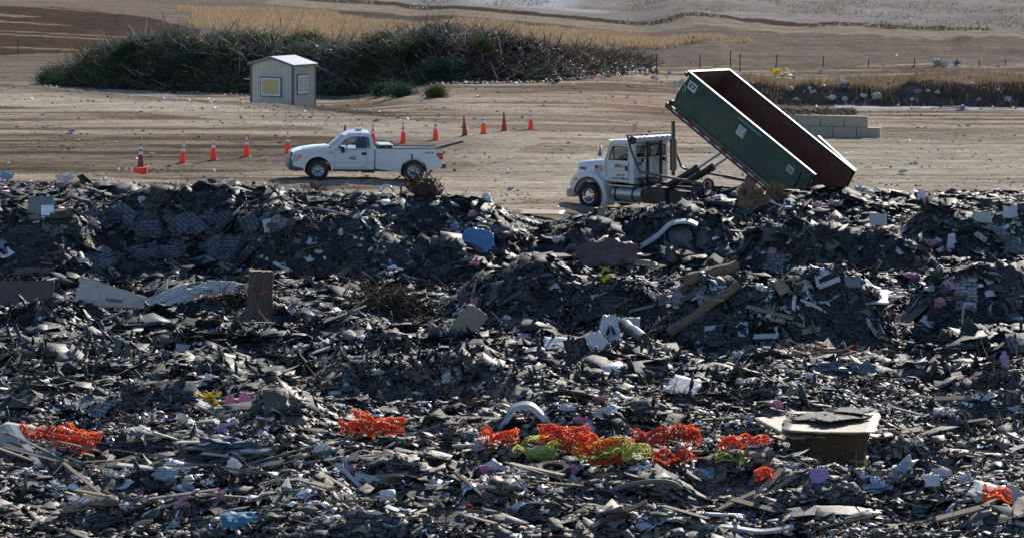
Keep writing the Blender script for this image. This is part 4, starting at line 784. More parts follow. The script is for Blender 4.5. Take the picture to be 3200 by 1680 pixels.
    o = B(m, "flag_stripe", pm("flag_red", (.5, .03, .04), .6)); m = MB(); m.box((.27, -.995, 1.675), (.15, .006, .115)); B(m, "flag_canton", pm("flag_blue", (.03, .05, .22), .6)); m = MB(); m.box((.36, -.986, 1.605), (.34, .006, .245)); B(m, "flag_ground", pm("flag_white", (.7, .7, .7), .6))
    return root
truck = rolloff()
td = seated_person((0, 0, 0), 0, "truck driver in bright yellow green vest and cap at the steering wheel", hiviz, pm("cap_dark", (.03, .03, .03), .9)); put(td, on_truck(truck, (1.72, -.45, 1.76))); td.scale = (.95, .95, .95)

# ------------------------------------------------------------------ container
def container():
    bpy.context.view_layer.update(); M = truck.matrix_world @ Matrix.Translation((10.42, .05, .62)) @ Euler((0, R(30.65), 0)).to_matrix().to_4x4()
    root = empty("roll_off_container", label="long dark green open top container tipped up on the truck with white rim", cat="container"); put(root, M)
    grn = pm("container_green", (.006, .050, .036), .45, .3, 1.3, .12, dirt=.35); mar = pm("container_rust", (.15, .062, .048), .8, .5, 1.6, .2, dirt=.2); rimw = pm("rim_white", (.58, .58, .58), .5, .15, 6, .1)
    L, W, H_ = 7.1, 1.22, 1.55
    side = [(0, 0), (0, H_-.10), (-L+.10, H_-.10), (-L+.16, H_-.22), (-L+.05, .9), (-L-.02, .45), (-L+.02, .0)]
    def B(m, name, mat, par=None, **k): return m.build(name, mat, par or root, **k)
    for s in (-1, 1):
        m = MB(); m.prism(side, s*W, s*(W-.035)); B(m, "side_wall", grn)
        m = MB(); m.prism([(a*.995-.01, b) for a, b in side], s*(W-.037), s*(W-.045)); B(m, "inner_lining", mar)
    m = MB(); m.box((-L/2, 0, .03), (L, W*2-.1, .06)); B(m, "floor", mar)
    m = MB(); m.add([(-L+.02, -W, 0), (-L+.02, W, 0), (-L-.02, W, .45), (-L-.02, -W, .45), (-L+.05, -W, .9), (-L+.05, W, .9), (-L+.16, W, H_-.22), (-L+.16, -W, H_-.22), (-L+.10, -W, H_), (-L+.10, W, H_)], [(0, 1, 2, 3), (3, 2, 5, 4), (4, 5, 6, 7), (7, 6, 9, 8)]); B(m, "front_wall", grn)
    m = MB(); m.add([(-L+.06, -W+.05, .06), (-L+.06, W-.05, .06), (-L+.02, W-.05, .45), (-L+.02, -W+.05, .45), (-L+.09, -W+.05, .9), (-L+.09, W-.05, .9), (-L+.2, W-.05, H_-.22), (-L+.2, -W+.05, H_-.22), (-L+.14, -W+.05, H_-.05), (-L+.14, W-.05, H_-.05)], [(0, 1, 2, 3), (3, 2, 5, 4), (4, 5, 6, 7), (7, 6, 9, 8)]); B(m, "inner_lining", mar)
    m = MB()
    for s in (-1, 1): m.box((-L/2+.03, s*(W-.02), H_-.045), (L+.06, .11, .09))
    m.box((-L+.05, 0, H_-.045), (.12, W*2-.15, .09)); B(m, "top_rim_tube", grn, bevel=.01)
    m = MB()
    for s in (-1, 1): m.box((-L/2+.03, s*(W-.02), H_+.002), (L+.06, .10, .006))
    m.box((-L+.05, 0, H_+.002), (.11, W*2-.15, .006)); B(m, "top_rim", rimw)
    m = MB()
    for s in (-1, 1): m.box((-L+.02, s*(W+.02), H_-.16), (.16, .05, .14)); m.box((-.10, s*(W+.02), .75), (.12, .05, 1.35)); m.box((-.55, s*(W+.02), .75), (.07, .05, 1.1)); m.bar((-.12, s*(W+.02), 1.2), (-.5, s*(W+.02), .9), .05, .05); m.box((-.3, s*(W+.02), .35), (.5, .05, .1))
    for i in range(3): m.tube([(.02, -W-.02, .35+i*.42), (.02, -W+.04, .35+i*.42)], .035, 8)
    B(m, "rear_post", grn, bevel=.008)
    m = MB()
    for s in (-1, 1): m.box((-L/2, s*(W-.02), .04), (L-.1, .10, .12))
    for s in (-1, 1): m.box((-L/2, s*.45, -.04), (L, .06, .10))
    B(m, "bottom_rail", grn, bevel=.008)
    # the end door, swung right round against the far wall
    m = MB(); m.box((-1.25, W+.17, .74), (2.36, .05, 1.40)); d = B(m, "end_door", grn, bevel=.01)
    m = MB(); m.box((-1.25, W+.17, 1.475), (2.36, .10, .06)); m2 = B(m, "door_rim", rimw, d)
    m = MB()
    for x in (-.2, -.9, -1.6, -2.3): m.box((x, W+.23, .74), (.08, .07, 1.38))
    B(m, "door_rib", grn, d); a_ = R(-7); d.rotation_euler = (0, 0, a_); d.location = (W*math.sin(a_), W-W*math.cos(a_), 0)
    # stickers and writing on the near side
    st = pm("sticker_white", (.58, .60, .60), .5, .1); tg_ = pm("sticker_teal", (.03, .22, .20), .5, 0); lk = pm("lettering_black", (.03, .03, .035), .5, 0); lt = pm("teal_pale", (.13, .36, .36), .5, .1); y = -W-.004
    def plate(name, x, z, w_, h_, mat): mm = MB(); mm.box((x, y, z), (w_, .006, h_)); return B(mm, name, mat)
    a = plate("warning_sticker", -6.60, 1.13, .44, .34, st)
    for zz in (1.20, 1.08): o = plate("sticker_bar", -6.60, zz, .34, .045, lk); o.location.y -= .005
    for xx in (-6.7, -6.5): o = plate("sticker_bar", xx, 1.14, .05, .09, lk); o.location.y -= .004
    plate("company_sticker", -3.72, .98, .40, .40, st)
    text("sticker_letter", "W", .20, tg_, root, (-3.76, y-.006, 1.08), (R(90), 0, 0), xs=1.1)
    for k in range(3): o = plate("sticker_line", -3.74, .95-k*.05, .24, .014, pm("print_grey", (.25, .27, .28), .5)); o.location.y -= .005
    for k in range(5): o = plate("sticker_code", -3.565, .86+k*.055, .045, .036, lk); o.location.y -= .005
    plate("side_strip", -3.45, 1.36, 1.30, .07, lt)
    for k in range(15): o = plate("strip_mark", -4.04+k*.085, 1.36, .05, .035, tg_); o.location.y -= .005
    plate("number_plate", -1.02, 1.05, .36, .28, pm("sticker_cream", (.36, .40, .30), .5, .1))
    for k in range(2): o = plate("plate_mark", -1.02, 1.08-k*.07, .24, .03, lk); o.location.y -= .005
    for k, (x, z) in enumerate([(-6.2, .55), (-5.2, .35), (-4.5, .2), (-2.4, .35)]): m = MB(); m.box((x, y, z), (.03, .03, .12)); B(m, "side_hook", steelb)
    m = MB(); m.lathe([(.10, -.012), (.12, 0), (.10, .012), (.08, 0)], (-L-.06, -W-.02, .72), 16, closed=True); B(m, "tarp_ring", silver)
    m = MB(); m.tube([(-6.95, y-.02, 1.02), (-6.86, y-.04, .93), (-6.78, y-.04, .82), (-6.86, y-.03, .74), (-6.92, y-.03, .80)], .022, 6); B(m, "tie_hook", silver)
    return root
container()

# ------------------------------------------------------------------ cones
def cone(striped=True, dull=False):
    org = pm("cone_orange", (.95, .13, .04), .5, .12, 8, .05, trans=.35) if not dull else pm("cone_dull_red", (.42, .055, .03), .65, .3, 8, .1, dirt=.4)
    root = empty("traffic_cone")
    m = MB(); m.box((0, 0, .016), (.37, .37, .032)); m.build("base", pm("cone_base", (.45, .08, .035), .6, dirt=.5) if not dull else org, root, bevel=.01)
    m = MB(); m.lathe([(.155, .03), (.15, .055), (.135, .06), (.078, .50), (.030, .90), (.022, .915), (.001, .915)], n=20, axis='z'); m.build("body", org, root)
    if striped:
        wm_ = pm("cone_white", (.78, .79, .82), .35, .08); r = lambda z: .135-(z-.06)*(.105/.84)+.003
        for z0, z1 in ((.50, .62), (.70, .83)): m = MB(); m.lathe([(r(z0), z0), (r(z1), z1)], n=20, axis='z'); m.build("stripe", wm_, root)
    return root
protos = {'s': cone(True), 'p': cone(False, True), 'd': cone(True, True)}
protos['p2'] = None
CONES = [(440, 522, 'd', 0, "dull red cone with faded stripes, first of the row at its near end"), (569, 511, 's', -8, "leaning striped orange cone, second from the near end of the row"),
         (667, 502, 's', 0, "striped orange cone, third from the near end of the row"), (770, 493, 's', 1, "striped orange cone, fourth from the near end of the row"), (900, 480, 's', 0, "striped orange cone just before the pickup's front bumper"),
         (1080, 457, 'p', 0, "plain dull cone whose tip shows over the pickup's cab roof"), (1165, 455, 's', 0, "striped orange cone showing behind the pickup's cab and tool box"), (1260, 449, 's', 0, "striped orange cone standing beyond the pickup bed"),
         (1361, 439, 's', -1, "striped orange cone just past the pickup's tailgate"), (1453, 425, 'p', 3, "plain orange cone without stripes, leaning slightly past the tailgate"), (1511, 418, 's', 0, "striped orange cone third from the far end of the row"),
         (1576, 411, 'p', 1, "dull red cone without stripes, second from the far end"), (1659, 406, 's', 0, "striped orange cone at the far end of the row")]
first = {}
for i, (u, v, k, lean, lab) in enumerate(CONES):
    c = protos[k] if k not in first else copy_tree(protos[k]); first[k] = 1; p = P(u, v)
    c.location = (p.x, p.y, p.z+float(micro(p.x, p.y))-.01); c.rotation_euler = (R(random.uniform(-1.5, 1.5)), R(-lean), R(random.uniform(0, 90))); c.scale = (1.08, 1.08, 1.08); tag(c, lab, "traffic cone", "row of traffic cones on the dirt")
c = copy_tree(protos['s']); p = P(452, 547); c.location = (p.x+.1, p.y, p.z+.13); c.rotation_euler = (R(0), R(-84), R(-4)); tag(c, "striped orange cone lying fallen on its side in the dirt", "traffic cone", "row of traffic cones on the dirt")

# ------------------------------------------------------------------ shed
def shed():
    siding = pm("siding_beige", (.56, .53, .46), .6, .12, 4, .05, dirt=.1); trim = pm("trim_slate", (.10, .115, .14), .55); roofm = pm("roof_metal", (.66, .67, .68), .35, .1, 5, .05, metal=.1); wf = pm("window_white", (.72, .74, .78), .45)
    rz = R(30); d = Vector((-13.33, 196.5, 0)); z0 = -1.50; W, D, H_, RH = 3.0, 2.55, 3.02, .40
    root = empty("guard_shed", (d.x, d.y, z0), (0, 0, 0), "small beige metal shed with white roof and two windows before the brush pile", "shed"); root.rotation_euler = (0, R(.6), R(-28))
    # local origin: near right corner; front wall runs along -x, side wall along +y
    def B(m, name, mat, par=None, **k): return m.build(name, mat, par or root, **k)
    t = .05; m = MB()
    m.prism([(-W, 0), (0, 0), (0, H_), (-W/2, H_+RH), (-W, H_)], 0, t); B(m, "front_wall", siding)
    m = MB(); m.prism([(-W, 0), (0, 0), (0, H_), (-W/2, H_+RH), (-W, H_)], D-t, D); B(m, "back_wall", siding)
    m = MB(); m.box((-t/2, D/2, H_/2), (t, D-2*t, H_)); B(m, "side_wall", siding); m = MB(); m.box((-W+t/2, D/2, H_/2), (t, D-2*t, H_)); B(m, "side_wall", siding)
    m = MB()
    for i in range(15): x = -W+.10+i*(W-.2)/14; m.box((x, -.006, H_/2+.0), (.018, .012, H_-.02))
    B(m, "wall_rib", pm("siding_groove", (.38, .36, .31), .6))
    m = MB()
    for i in range(22): m.prism([(0, 0), (.035, 0), (.035, H_-.02), (0, H_-.02)], .06+i*(D-.12)/21-.022, .06+i*(D-.12)/21+.022)
    B(m, "wall_rib", siding)
    m = MB()
    for x, y in ((0, 0), (-W, 0), (0, D), (-W, D)): m.box((x, y, H_/2), (.11, .11, H_+.02))
    B(m, "corner_trim", trim)
    for s, x0 in ((1, -W/2), (-1, -W/2)):
        m = MB(); a = (x0, H_+RH+.03); b = (x0+s*(W/2+.16), H_-.045); m.prism([a, b, (b[0], b[1]+.035), (a[0], a[1]+.035)], -.16, D+.12); r = B(m, "roof_panel", roofm)
        m = MB(); m.prism([(a[0], a[1]-.11), (b[0], b[1]-.09), b, a], -.18, -.155); B(m, "roof_trim", trim)
        m = MB()
        for i in range(9): yy = -.05+i*(D+.0)/8; m.bar((a[0], yy, a[1]+.038), (b[0], yy, b[1]+.038), .02, .012)
        B(m, "roof_seam", roofm, r)
    m = MB(); m.box((.17, D/2, H_-.07), (.02, D+.28, .07)); B(m, "roof_trim", trim)
    def window(c, w_, h_, ax, board=False):
        e = bpy.data.objects.new("window", None); C.objects.link(e); e.parent = root; e.location = c; e.rotation_euler = (0, 0, 0 if ax == 'x' else R(90))
        m = MB()
        for sx, sz, ww, hh in ((0, h_/2+.035, w_+.14, .07), (0, -h_/2-.035, w_+.14, .07), (-w_/2-.035, 0, .07, h_), (w_/2+.035, 0, .07, h_)): m.box((sx, -.025, sz), (ww, .05, hh))
        m.build("outer_trim", trim, e)
        m = MB()
        for sx, sz, ww, hh in ((0, h_/2-.045, w_, .09), (0, -h_/2+.045, w_, .09), (-w_/2+.045, 0, .09, h_-.18), (w_/2-.045, 0, .09, h_-.18)): m.box((sx, -.04, sz), (ww, .08, hh))
        m.build("frame", wf, e)
        if board: m = MB(); m.box((0, -.03, 0), (w_-.18, .03, h_-.18)); m.build("plywood_panel", pm("plywood", (.62, .47, .24), .7, .15, 20, .1), e)
        else:
            m = MB(); m.box((0, -.05, 0), (.05, .05, h_-.18)); m.build("mullion", wf, e); m = MB(); m.box((-.03, -.02, 0), (w_-.18, .012, h_-.18)); m.build("pane", pm("pane_pale", (.42, .48, .50), .1, .3, 3, 0, coat=1), e)
    window((-W*.515, -.012, 1.62), 1.38, 1.08, 'x', True); window((.035, D*.40, 1.78), 1.12, 1.10, 'y')
shed()

# ------------------------------------------------------------------ concrete block wall and fence posts
conc = pm("concrete", (.42, .355, .27), .85, .2, 3, .25, dirt=.3)
base = P(2752, 430); dx = Vector((-math.cos(R(-12)), -math.sin(R(-12)), 0))
def block(p, L, lab):
    m = MB(); m.box((0, 0, .305), (L-.03, .61, .60)); o = m.build("concrete_block", conc, bevel=.02); o.location = p; o.rotation_euler = (0, R(.6), R(-12)); tag(o, lab, "concrete block", "stacked concrete blocks behind the container")
Lb = 1.30; nm = ["rightmost", "second from the right", "third from the right", "fourth from the right", "fifth from the right"]
for i in range(5): block(base+dx*(Lb*(i+.5))+Vector((0, 0, -.06+.014*i)), Lb, "grey concrete block, %s in the lower course" % nm[i])
for i in range(5): block(base+dx*(Lb*(i+1.03))+Vector((0, 0, .56+.014*i)), Lb, "grey concrete block, %s in the upper course" % nm[i])
x = base+dx*4.2+Vector((0, 2.2, 1.0)); k = 2600
bs = np.stack([x.x+rng.uniform(-3.0, 2.9, k), x.y+rng.uniform(-2.2, 1.0, k), 0*rng.random(k)], 1); bs[:, 2] = base.z+1.17+.25*np.exp(-((bs[:, 1]-x.y+.4)/1.2)**2)*rng.random(k)
d_ = rng.normal(0, 1, (k, 3)); d_[:, 2] = np.abs(d_[:, 2])*.3; d_ /= np.linalg.norm(d_, axis=1, keepdims=True)
V, Q, cv = sticks(k, bs, d_, rng.uniform(.1, .45, k), rng.uniform(.015, .04, k), .2, np.array([(.16, .12, .085), (.09, .065, .045), (.27, .22, .17)])[rng.choice(3, k)], 2)
tag(link("wood_chips", np_mesh("wood_chips", V, Q, cv), wood_mat), "heap of dark wood chips piled behind the concrete blocks", "wood chips", kind="stuff")
m = MB(); m.box((0, 0, .55), (6.2, 3.2, 1.1), None, .85); o = m.build("soil_fill", pm("soil_fill_dark", (.10, .075, .055), .9, .4, 3, .5)); o.location = (x.x, x.y+.1, base.z-.02); o.rotation_euler = (0, 0, R(-12)); tag(o, kind="structure"); o.name = "dirt_mound"
postm = pm("post_steel", (.05, .04, .035), .7, .3, 8, .1)
POSTS = [(1917, 192, 168), (2053, 235, 168), (2187, 215, 172), (2282, 220, 158), (2313, 226, 170), (2424, 216, 170), (2573, 210, 176), (2714, 210, 187), (2858, 210, 182), (56, 165, 118), (876, 90, 57), (3142, 205, 188), (3060, 208, 188), (2990, 208, 186)]
for i, (u, v, vt) in enumerate(POSTS):
    p = P(u, v); h = (v-vt)/ppm(p); m = MB(); m.box((0, 0, h/2), (.07, .05, h)); m.box((0, -.03, h/2), (.02, .05, h)); m.box((0, 0, h*.92), (.08, .06, .06))
    o = m.build("fence_post", postm); o.location = p; o.rotation_euler = (0, R([0, -2, 0, 1, -1, 6, 0, 1, -1, 2, 1, 0, 0, 0][i]), 0)
    tag(o, ["thin steel fence post nearest the brush pile's end", "steel fence post just off the trash at the brush pile", "steel post behind the container's top left corner", "tall steel post rising behind the container's upper rim", "shorter steel post close beside the tall one", "steel post leaning to the right near yellow plastic", "steel post above the middle of the dark bank", "short steel post before the tan bank top", "short steel post above the trash on the bank", "thin post at the ploughed slope's foot", "lone dark stake in dry grass above the shed", "last short post in the dry grass", "second last short post in the dry grass", "third last short post in the dry grass"][i], "fence post", "steel fence posts across the field")
for u, v, l in ((2164, 138, "small orange marker stake in the dry grass"), (1656, 122, "small orange marker stake above the brush pile")):
    p = P(u, v); m = MB(); m.box((0, 0, .3), (.05, .05, .6)); m.box((.08, 0, .55), (.2, .02, .16)); o = m.build("marker_stake", pm("marker_orange", (.8, .08, .03), .6)); o.location = p; tag(o, l, "marker")

# ------------------------------------------------------------------ things lying in the rubble
def colm(c, n=None, rough=.6, var=.2, bump=.25, dirt=.35, scale=5., metal=0., coat=0., trans=0.):
    n = n or "scrap_%02x%02x%02x_%d" % (int(c[0]*255), int(c[1]*255), int(c[2]*255), int(rough*10)); return pm(n, c, rough, var, scale, bump, metal=metal, dirt=dirt, coat=coat, trans=trans)
WHT = colm((.70, .71, .72), dirt=.15, trans=.25); OFFW = colm((.50, .48, .43)); GRY = colm((.22, .23, .25)); DKG = colm((.07, .072, .078)); TAN = colm((.29, .215, .14)); CARD = colm((.30, .22, .15)); BRN = colm((.16, .10, .07))
PNK = colm((.75, .36, .50), dirt=.12, trans=.3); PUR = colm((.46, .34, .58), dirt=.15, trans=.3); BLU = colm((.05, .16, .36)); PBL = colm((.38, .48, .62), dirt=.15, trans=.2); SKY = colm((.05, .33, .55), dirt=.1); TEAL = colm((.03, .22, .36)); YEL = colm((.88, .72, .03), dirt=.05, trans=.35); REDM = colm((.5, .03, .02)); MAR = colm((.13, .075, .07)); GRN = colm((.04, .30, .12))
METL = colm((.55, .56, .58), "scrap_metal", .3, metal=.8, dirt=.2); WOOD = pm("plank_wood", (.34, .26, .175), .8, .35, 7, .3, dirt=.4, stretch=(1, 7, 7)); WOODG = pm("plank_grey", (.24, .225, .20), .8, .3, 7, .3, dirt=.3, stretch=(1, 7, 7)); WOODW = pm("plank_white", (.55, .55, .54), .7, .2, 7, .2, dirt=.4, stretch=(1, 6, 6)); WOODD = pm("plank_dark", (.10, .065, .04), .8, .35, 7, .3, dirt=.2, stretch=(1, 7, 7))
BARK = pm("bark", (.15, .105, .075), .9, .8, 9, 1.0, stretch=(3, 3, .35)); CUT = pm("cut_wood", (.22, .145, .085), .8, .6, 10, .5, stretch=(2, 2, .5)); BLKR = colm((.018, .018, .02), rough=.5)
def rn(a, b): return random.uniform(a, b)
def sheet_me(name, w, l, nu=8, nv=8, jag=.03, bend=(0, 0), crum=0., thick=.012, seed=0, fold=0., shape=None, uv=True):
    g = np.random.default_rng(seed); u = np.linspace(-.5, .5, nu); v = np.linspace(-.5, .5, nv); U, W = np.meshgrid(u, v, indexing='ij'); U = U.copy(); W = W.copy()
    e = np.zeros_like(U); e[0] = e[-1] = 1; e[:, 0] = e[:, -1] = 1
    jn = g.normal(0, 1, (2,)+U.shape)*jag*e; X = (U+jn[0])*w; Y = (W+jn[1])*l
    if shape == 'taper': X = X*(1-.45*(W+.5))
    if shape == 'wedge': Y = Y*(1-.62*(U+.5))-l*.12*(U+.5)
    if shape == 'round': k = 1-.35*(4*U*U*4*W*W); X *= k; Y *= k
    s = max(w, l); Z = s*(bend[0]*(4*U*U-.3)+bend[1]*(4*W*W-.3)); 
    if crum: r1 = np.abs(fbm(U*w/s*5+seed, W*l/s*5, 3, seed % 7)-.5); Z = Z-s*crum*r1*2.2; X += s*crum*.5*(fbm(U*6, W*6+seed, 2, 3)-.5); Y += s*crum*.5*(fbm(U*6+9, W*6+seed, 2, 4)-.5)
    if fold: Z += np.where(W > 0, W*l*fold, 0)
    k = nu*nv; top = np.stack([X, Y, Z], -1).reshape(-1, 3); gx = np.gradient(np.stack([X, Y, Z], -1), axis=0); gy = np.gradient(np.stack([X, Y, Z], -1), axis=1); N = np.cross(gx, gy); N /= np.linalg.norm(N, axis=-1, keepdims=True)+1e-9
    V = np.concatenate([top, top-N.reshape(-1, 3)*thick]); q = lambda i, j: i*nv+j; F_ = []
    for i in range(nu-1):
        for j in range(nv-1): F_ += [(q(i, j), q(i+1, j), q(i+1, j+1), q(i, j+1)), (k+q(i, j), k+q(i, j+1), k+q(i+1, j+1), k+q(i+1, j))]
    rim = [q(i, 0) for i in range(nu)]+[q(nu-1, j) for j in range(1, nv)]+[q(i, nv-1) for i in range(nu-2, -1, -1)]+[q(0, j) for j in range(nv-2, 0, -1)]
    for a, b in zip(rim, rim[1:]+rim[:1]): F_.append((a, a+k, b+k, b))
    return np_mesh(name, V, np.array(F_), col=np.ones((2*k, 3)), uv=np.concatenate([top[:, :2]]*2) if uv else None)
def put_me(name, me, mat, p, tilt=0, roll=0, yaw=0, lift=0., label=None, cat=None, group=None):
    o = bpy.data.objects.new(name, me); C.objects.link(o)
    if mat is not None and not me.materials: me.materials.append(mat)
    # tilt: far edge rises; roll: turn within the sheet's own plane; yaw: about the vertical
    o.matrix_world = Matrix.Translation(Vector(p)+Vector((0, 0, lift))) @ Matrix.Rotation(R(yaw), 4, 'Z') @ Matrix.Rotation(R(tilt), 4, 'X') @ Matrix.Rotation(R(roll), 4, 'Z')
    return tag(o, label, cat or name.replace('_', ' '), group)
SEED = [100]
def flat(name, u, v, wpx, hpx, tilt, mat, label, cat=None, jag=.03, bend=(0, 0), crum=0., thick=.015, fold=0., shape=None, roll=0, yaw=0, n=9, lift=0.15, group=None):
    """u, v: centre of the sheet's foot in the photo; wpx, hpx: its size there"""
    p = P(u, v); s = ppm(p); dep = math.atan((CAM_H-p.z)/p.y); w = wpx/s; l = min(hpx/s/math.sin(R(tilt)+dep), 3.2); SEED[0] += 1
    me = sheet_me(name, w, l, n, n, jag, bend, crum, thick, SEED[0], fold, shape)
    c = p+Vector((0, l/2*math.cos(R(tilt)), l/2*math.sin(R(tilt)))); return put_me(name, me, mat, c, tilt, roll, yaw, lift, label, cat, group)
def ribbon(name, pts, wid, th, mat, label, cat=None, lip=0., tube=0., rads=None):
    """a strip or pipe along photo points (u, v, lift in photo px above the ground under v0)"""
    W = []
    p0 = P(pts[0][0], pts[0][1]); s = ppm(p0)
    for q in pts:
        d = rdir(q[0], q[1]); t = (p0.y+(q[2] if len(q) > 2 else 0))/d[1]; W.append(Vector((0, 0, CAM_H))+Vector(d)*t)
    # keep the strip on or above the rubble
    W = [Vector((a.x, a.y, max(a.z, float(hf(a.x, a.y))+.03))) for a in W]
    # smooth subdivision
    S_ = []
    for i in range(len(W)-1):
        a = W[max(i-1, 0)]; b = W[i]; c = W[i+1]; d = W[min(i+2, len(W)-1)]
        for k in range(5):
            t = k/5; S_.append(.5*((2*b)+(c-a)*t+(2*a-5*b+4*c-d)*t*t+(3*b-a-3*c+d)*t**3))
    S_.append(W[-1]); m = MB(); org = S_[0].copy(); S_ = [a-org for a in S_]
    if tube: m.tube(S_, tube/s if not rads else [r/s for r in rads], 14)
    else:
        w = wid/s; vs = []; 
        for i, a in enumerate(S_):
            d = (S_[min(i+1, len(S_)-1)]-S_[max(i-1, 0)]).normalized(); sd_ = Vector((0, 1, .25)).normalized(); sd_ = (sd_-d*sd_.dot(d)).normalized(); up = sd_.cross(d)
            if up.z < 0: up = -up
            vs += [a-sd_*w/2-up*lip, a-sd_*w/2, a+sd_*w/2, a+sd_*w/2-up*lip*.6, a+sd_*w/2-up*(lip*.6)-sd_*.008, a+sd_*(w/2-.008)-up*.008, a-sd_*(w/2-.008)-up*.008, a-sd_*(w/2-.008)-up*lip]
        fs = [(i*8+j, i*8+(j+1) % 8, (i+1)*8+(j+1) % 8, (i+1)*8+j) for i in range(len(S_)-1) for j in range(8)]; fs += [tuple(range(7, -1, -1)), tuple(range((len(S_)-1)*8, len(S_)*8))]
        m.add(vs, fs)
    o = m.build(name, mat, smooth=45); o.location = org; return tag(o, label, cat or name.replace('_', ' '))
def blob_me(name, seed, sq=.6, amp=.35, sub=3, freq=1.6):
    bm = bmesh.new(); bmesh.ops.create_icosphere(bm, subdivisions=sub, radius=1); g = random.Random(seed); off = Vector((g.uniform(0, 50), g.uniform(0, 50), g.uniform(0, 50)))
    from mathutils import noise as mn
    for v in bm.verts:
        d = v.co.normalized(); r = 1+amp*1.1*mn.noise(d*freq*.9+off)-amp*1.1*abs(mn.noise(d*freq*1.5+off))+g.gauss(0, .07*amp/.5); d = Vector((d.x+.5*amp*mn.noise(d*1.7+off*2), d.y, d.z+.3*amp*mn.noise(d*1.5-off))); v.co = Vector((d.x*r, d.y*r, d.z*r*sq))
    me = bpy.data.meshes.new(name); bm.to_mesh(me); bm.free(); me.shade_smooth(); me.set_sharp_from_angle(angle=R(14)); return me
def blob(name, u, v, wpx, hpx, mat, label, cat=None, seed=None, amp=.4, freq=1.6, dep=.8, group=None):
    p = P(u, v); s = ppm(p); SEED[0] += 1; me = blob_me(name, seed or SEED[0], 1, amp, 3, freq); me.materials.append(mat); o = bpy.data.objects.new(name, me); C.objects.link(o)
    o.scale = (wpx/s/2, wpx/s/2*dep, hpx/s/2); o.location = p+Vector((0, 0, hpx/s*.42+.07)); o.rotation_euler = (rn(-.2, .2), rn(-.2, .2), rn(-.3, .3)); return tag(o, label, cat or name.replace('_', ' '), group)
def net(u, v, wpx, hpx, tilt, mat, label, roll=0, den=30, crum=.16, bend=(0, 0), th=.026):
    p = P(u, v); s = ppm(p); dep = math.atan((CAM_H-p.z)/p.y); w = wpx/s; l = min(hpx/s/math.sin(R(tilt)+dep), 2.5); SEED[0] += 1; g = SEED[0]
    cs = .092; nu = max(6, int(w*1.35/cs)); nv = max(5, int(l*1.6/cs)); U, V_ = np.meshgrid(np.linspace(-.5, .5, nu), np.linspace(-.5, .5, nv), indexing='ij'); a = max(w, l)
    jx = .06*rng.normal(0, 1, U.shape)/nu; f1 = fbm(U*w*2.6+g, V_*l*2.6, 3, g % 5)-.5; Z = a*crum*1.7*f1+a*(bend[0]*(4*U*U-.3)+bend[1]*(4*V_*V_-.3)); Z = Z+.34*np.abs(vn(U*w*3.5, V_*l*3+g, 3)-.5)
    X = U*w*(1+.25*(fbm(V_*3+g, U*2, 2, 6)-.5))+a*crum*.5*(fbm(U*5, V_*5+g, 2, 7)-.5)+jx; Y = V_*l+a*crum*.7*(fbm(U*5+3, V_*5+g, 2, 8)-.5)+l*.25*(fbm(U*4+g, U*0, 2, 2)-.5)
    q = np.arange(nu*nv).reshape(nu, nv); Q = np.stack([q[:-1, :-1], q[1:, :-1], q[1:, 1:], q[:-1, 1:]], -1).reshape(-1, 4); Q = Q[rng.random(len(Q)) > .03]
    V0 = np.stack([X, Y, Z], -1).reshape(-1, 3); V1 = np.stack([X*.9+.05*a*(vn(U*6+g, V_*5, 4)-.5), Y*.85-.1*l, Z*1.5+.06-.3*np.abs(vn(U*w*3+9, V_*l*3+g, 5)-.5)], -1).reshape(-1, 3)
    me = np_mesh("safety_net", np.concatenate([V0, V1]), np.concatenate([Q, Q+nu*nv])); c = p+Vector((0, l/2*math.cos(R(tilt)), l/2*math.sin(R(tilt))+.22))
    o = put_me("safety_net", me, mat, c, tilt, roll, 0, 0, label, "netting"); wf = o.modifiers.new("wire", 'WIREFRAME'); wf.thickness = th; wf.use_replace = True; wf.use_even_offset = False; return o

# --- hand placed pieces, far edge of the rubble first
flat("foam_sign", 845, 748, 46, 42, 62, WHT, "white foam square with a dark oval hole on the black slope", roll=12, jag=.01, thick=.03)
oh = MB(); oh.tube([(0, 0, 0), (0, 0, .012)], .14, 20); oo = oh.build("dark_disc", DKG); oo.location = P(848, 738)+Vector((0, -.12, .34)); oo.rotation_euler = (R(62), 0, 0); oo.scale = (1.1, .8, 1); tag(oo, "dark oval disc stuck on the white foam square", "disc")
flat("carpet_sheet", 126, 712, 80, 78, 78, GRY, "upright square grey carpet panel at the rubble's left end", jag=.02, thick=.04, crum=.02)
flat("mirror_frame", 148, 706, 40, 46, 80, METL, "small pale framed panel leaning on the upright grey carpet", jag=.01, thick=.03)
flat("blue_tarp", 1490, 812, 108, 82, 42, colm((.10, .24, .42), "tarp_blue", .35, dirt=.1), "crumpled bright blue tarp on the middle of the rubble", crum=.10, n=16, shape='round')
flat("bent_sheet", 1905, 852, 200, 86, 34, MAR, "large bent brown maroon sheet before the long white plastic", crum=.16, jag=.04, n=18, bend=(-.10, .04))
flat("torn_sheet", 2010, 862, 96, 34, 30, CARD, "torn tan wrapping beside the bent brown sheet", crum=.12, n=12, shape='round')
flat("folded_sheet", 1700, 990, 130, 62, 24, OFFW, "cream folded panel on the middle mound's crest", crum=.06, n=10, fold=-.5, roll=-8)
flat("cardboard_sheet", 1462, 1070, 82, 92, 55, CARD, "curved brown cardboard standing on the dark mound with a green stripe", jag=.03, bend=(-.10, -.1), roll=-38, n=12, fold=.3)
flat("draped_plastic", 1905, 1085, 78, 84, 58, colm((.66, .66, .66), "film_white", .4, dirt=.1), "white plastic draped over a dark pipe", crum=.14, n=16, shape='taper')
flat("white_box_side", 1965, 1048, 72, 40, 40, WHT, "small white box side behind the draped white plastic", jag=.02)
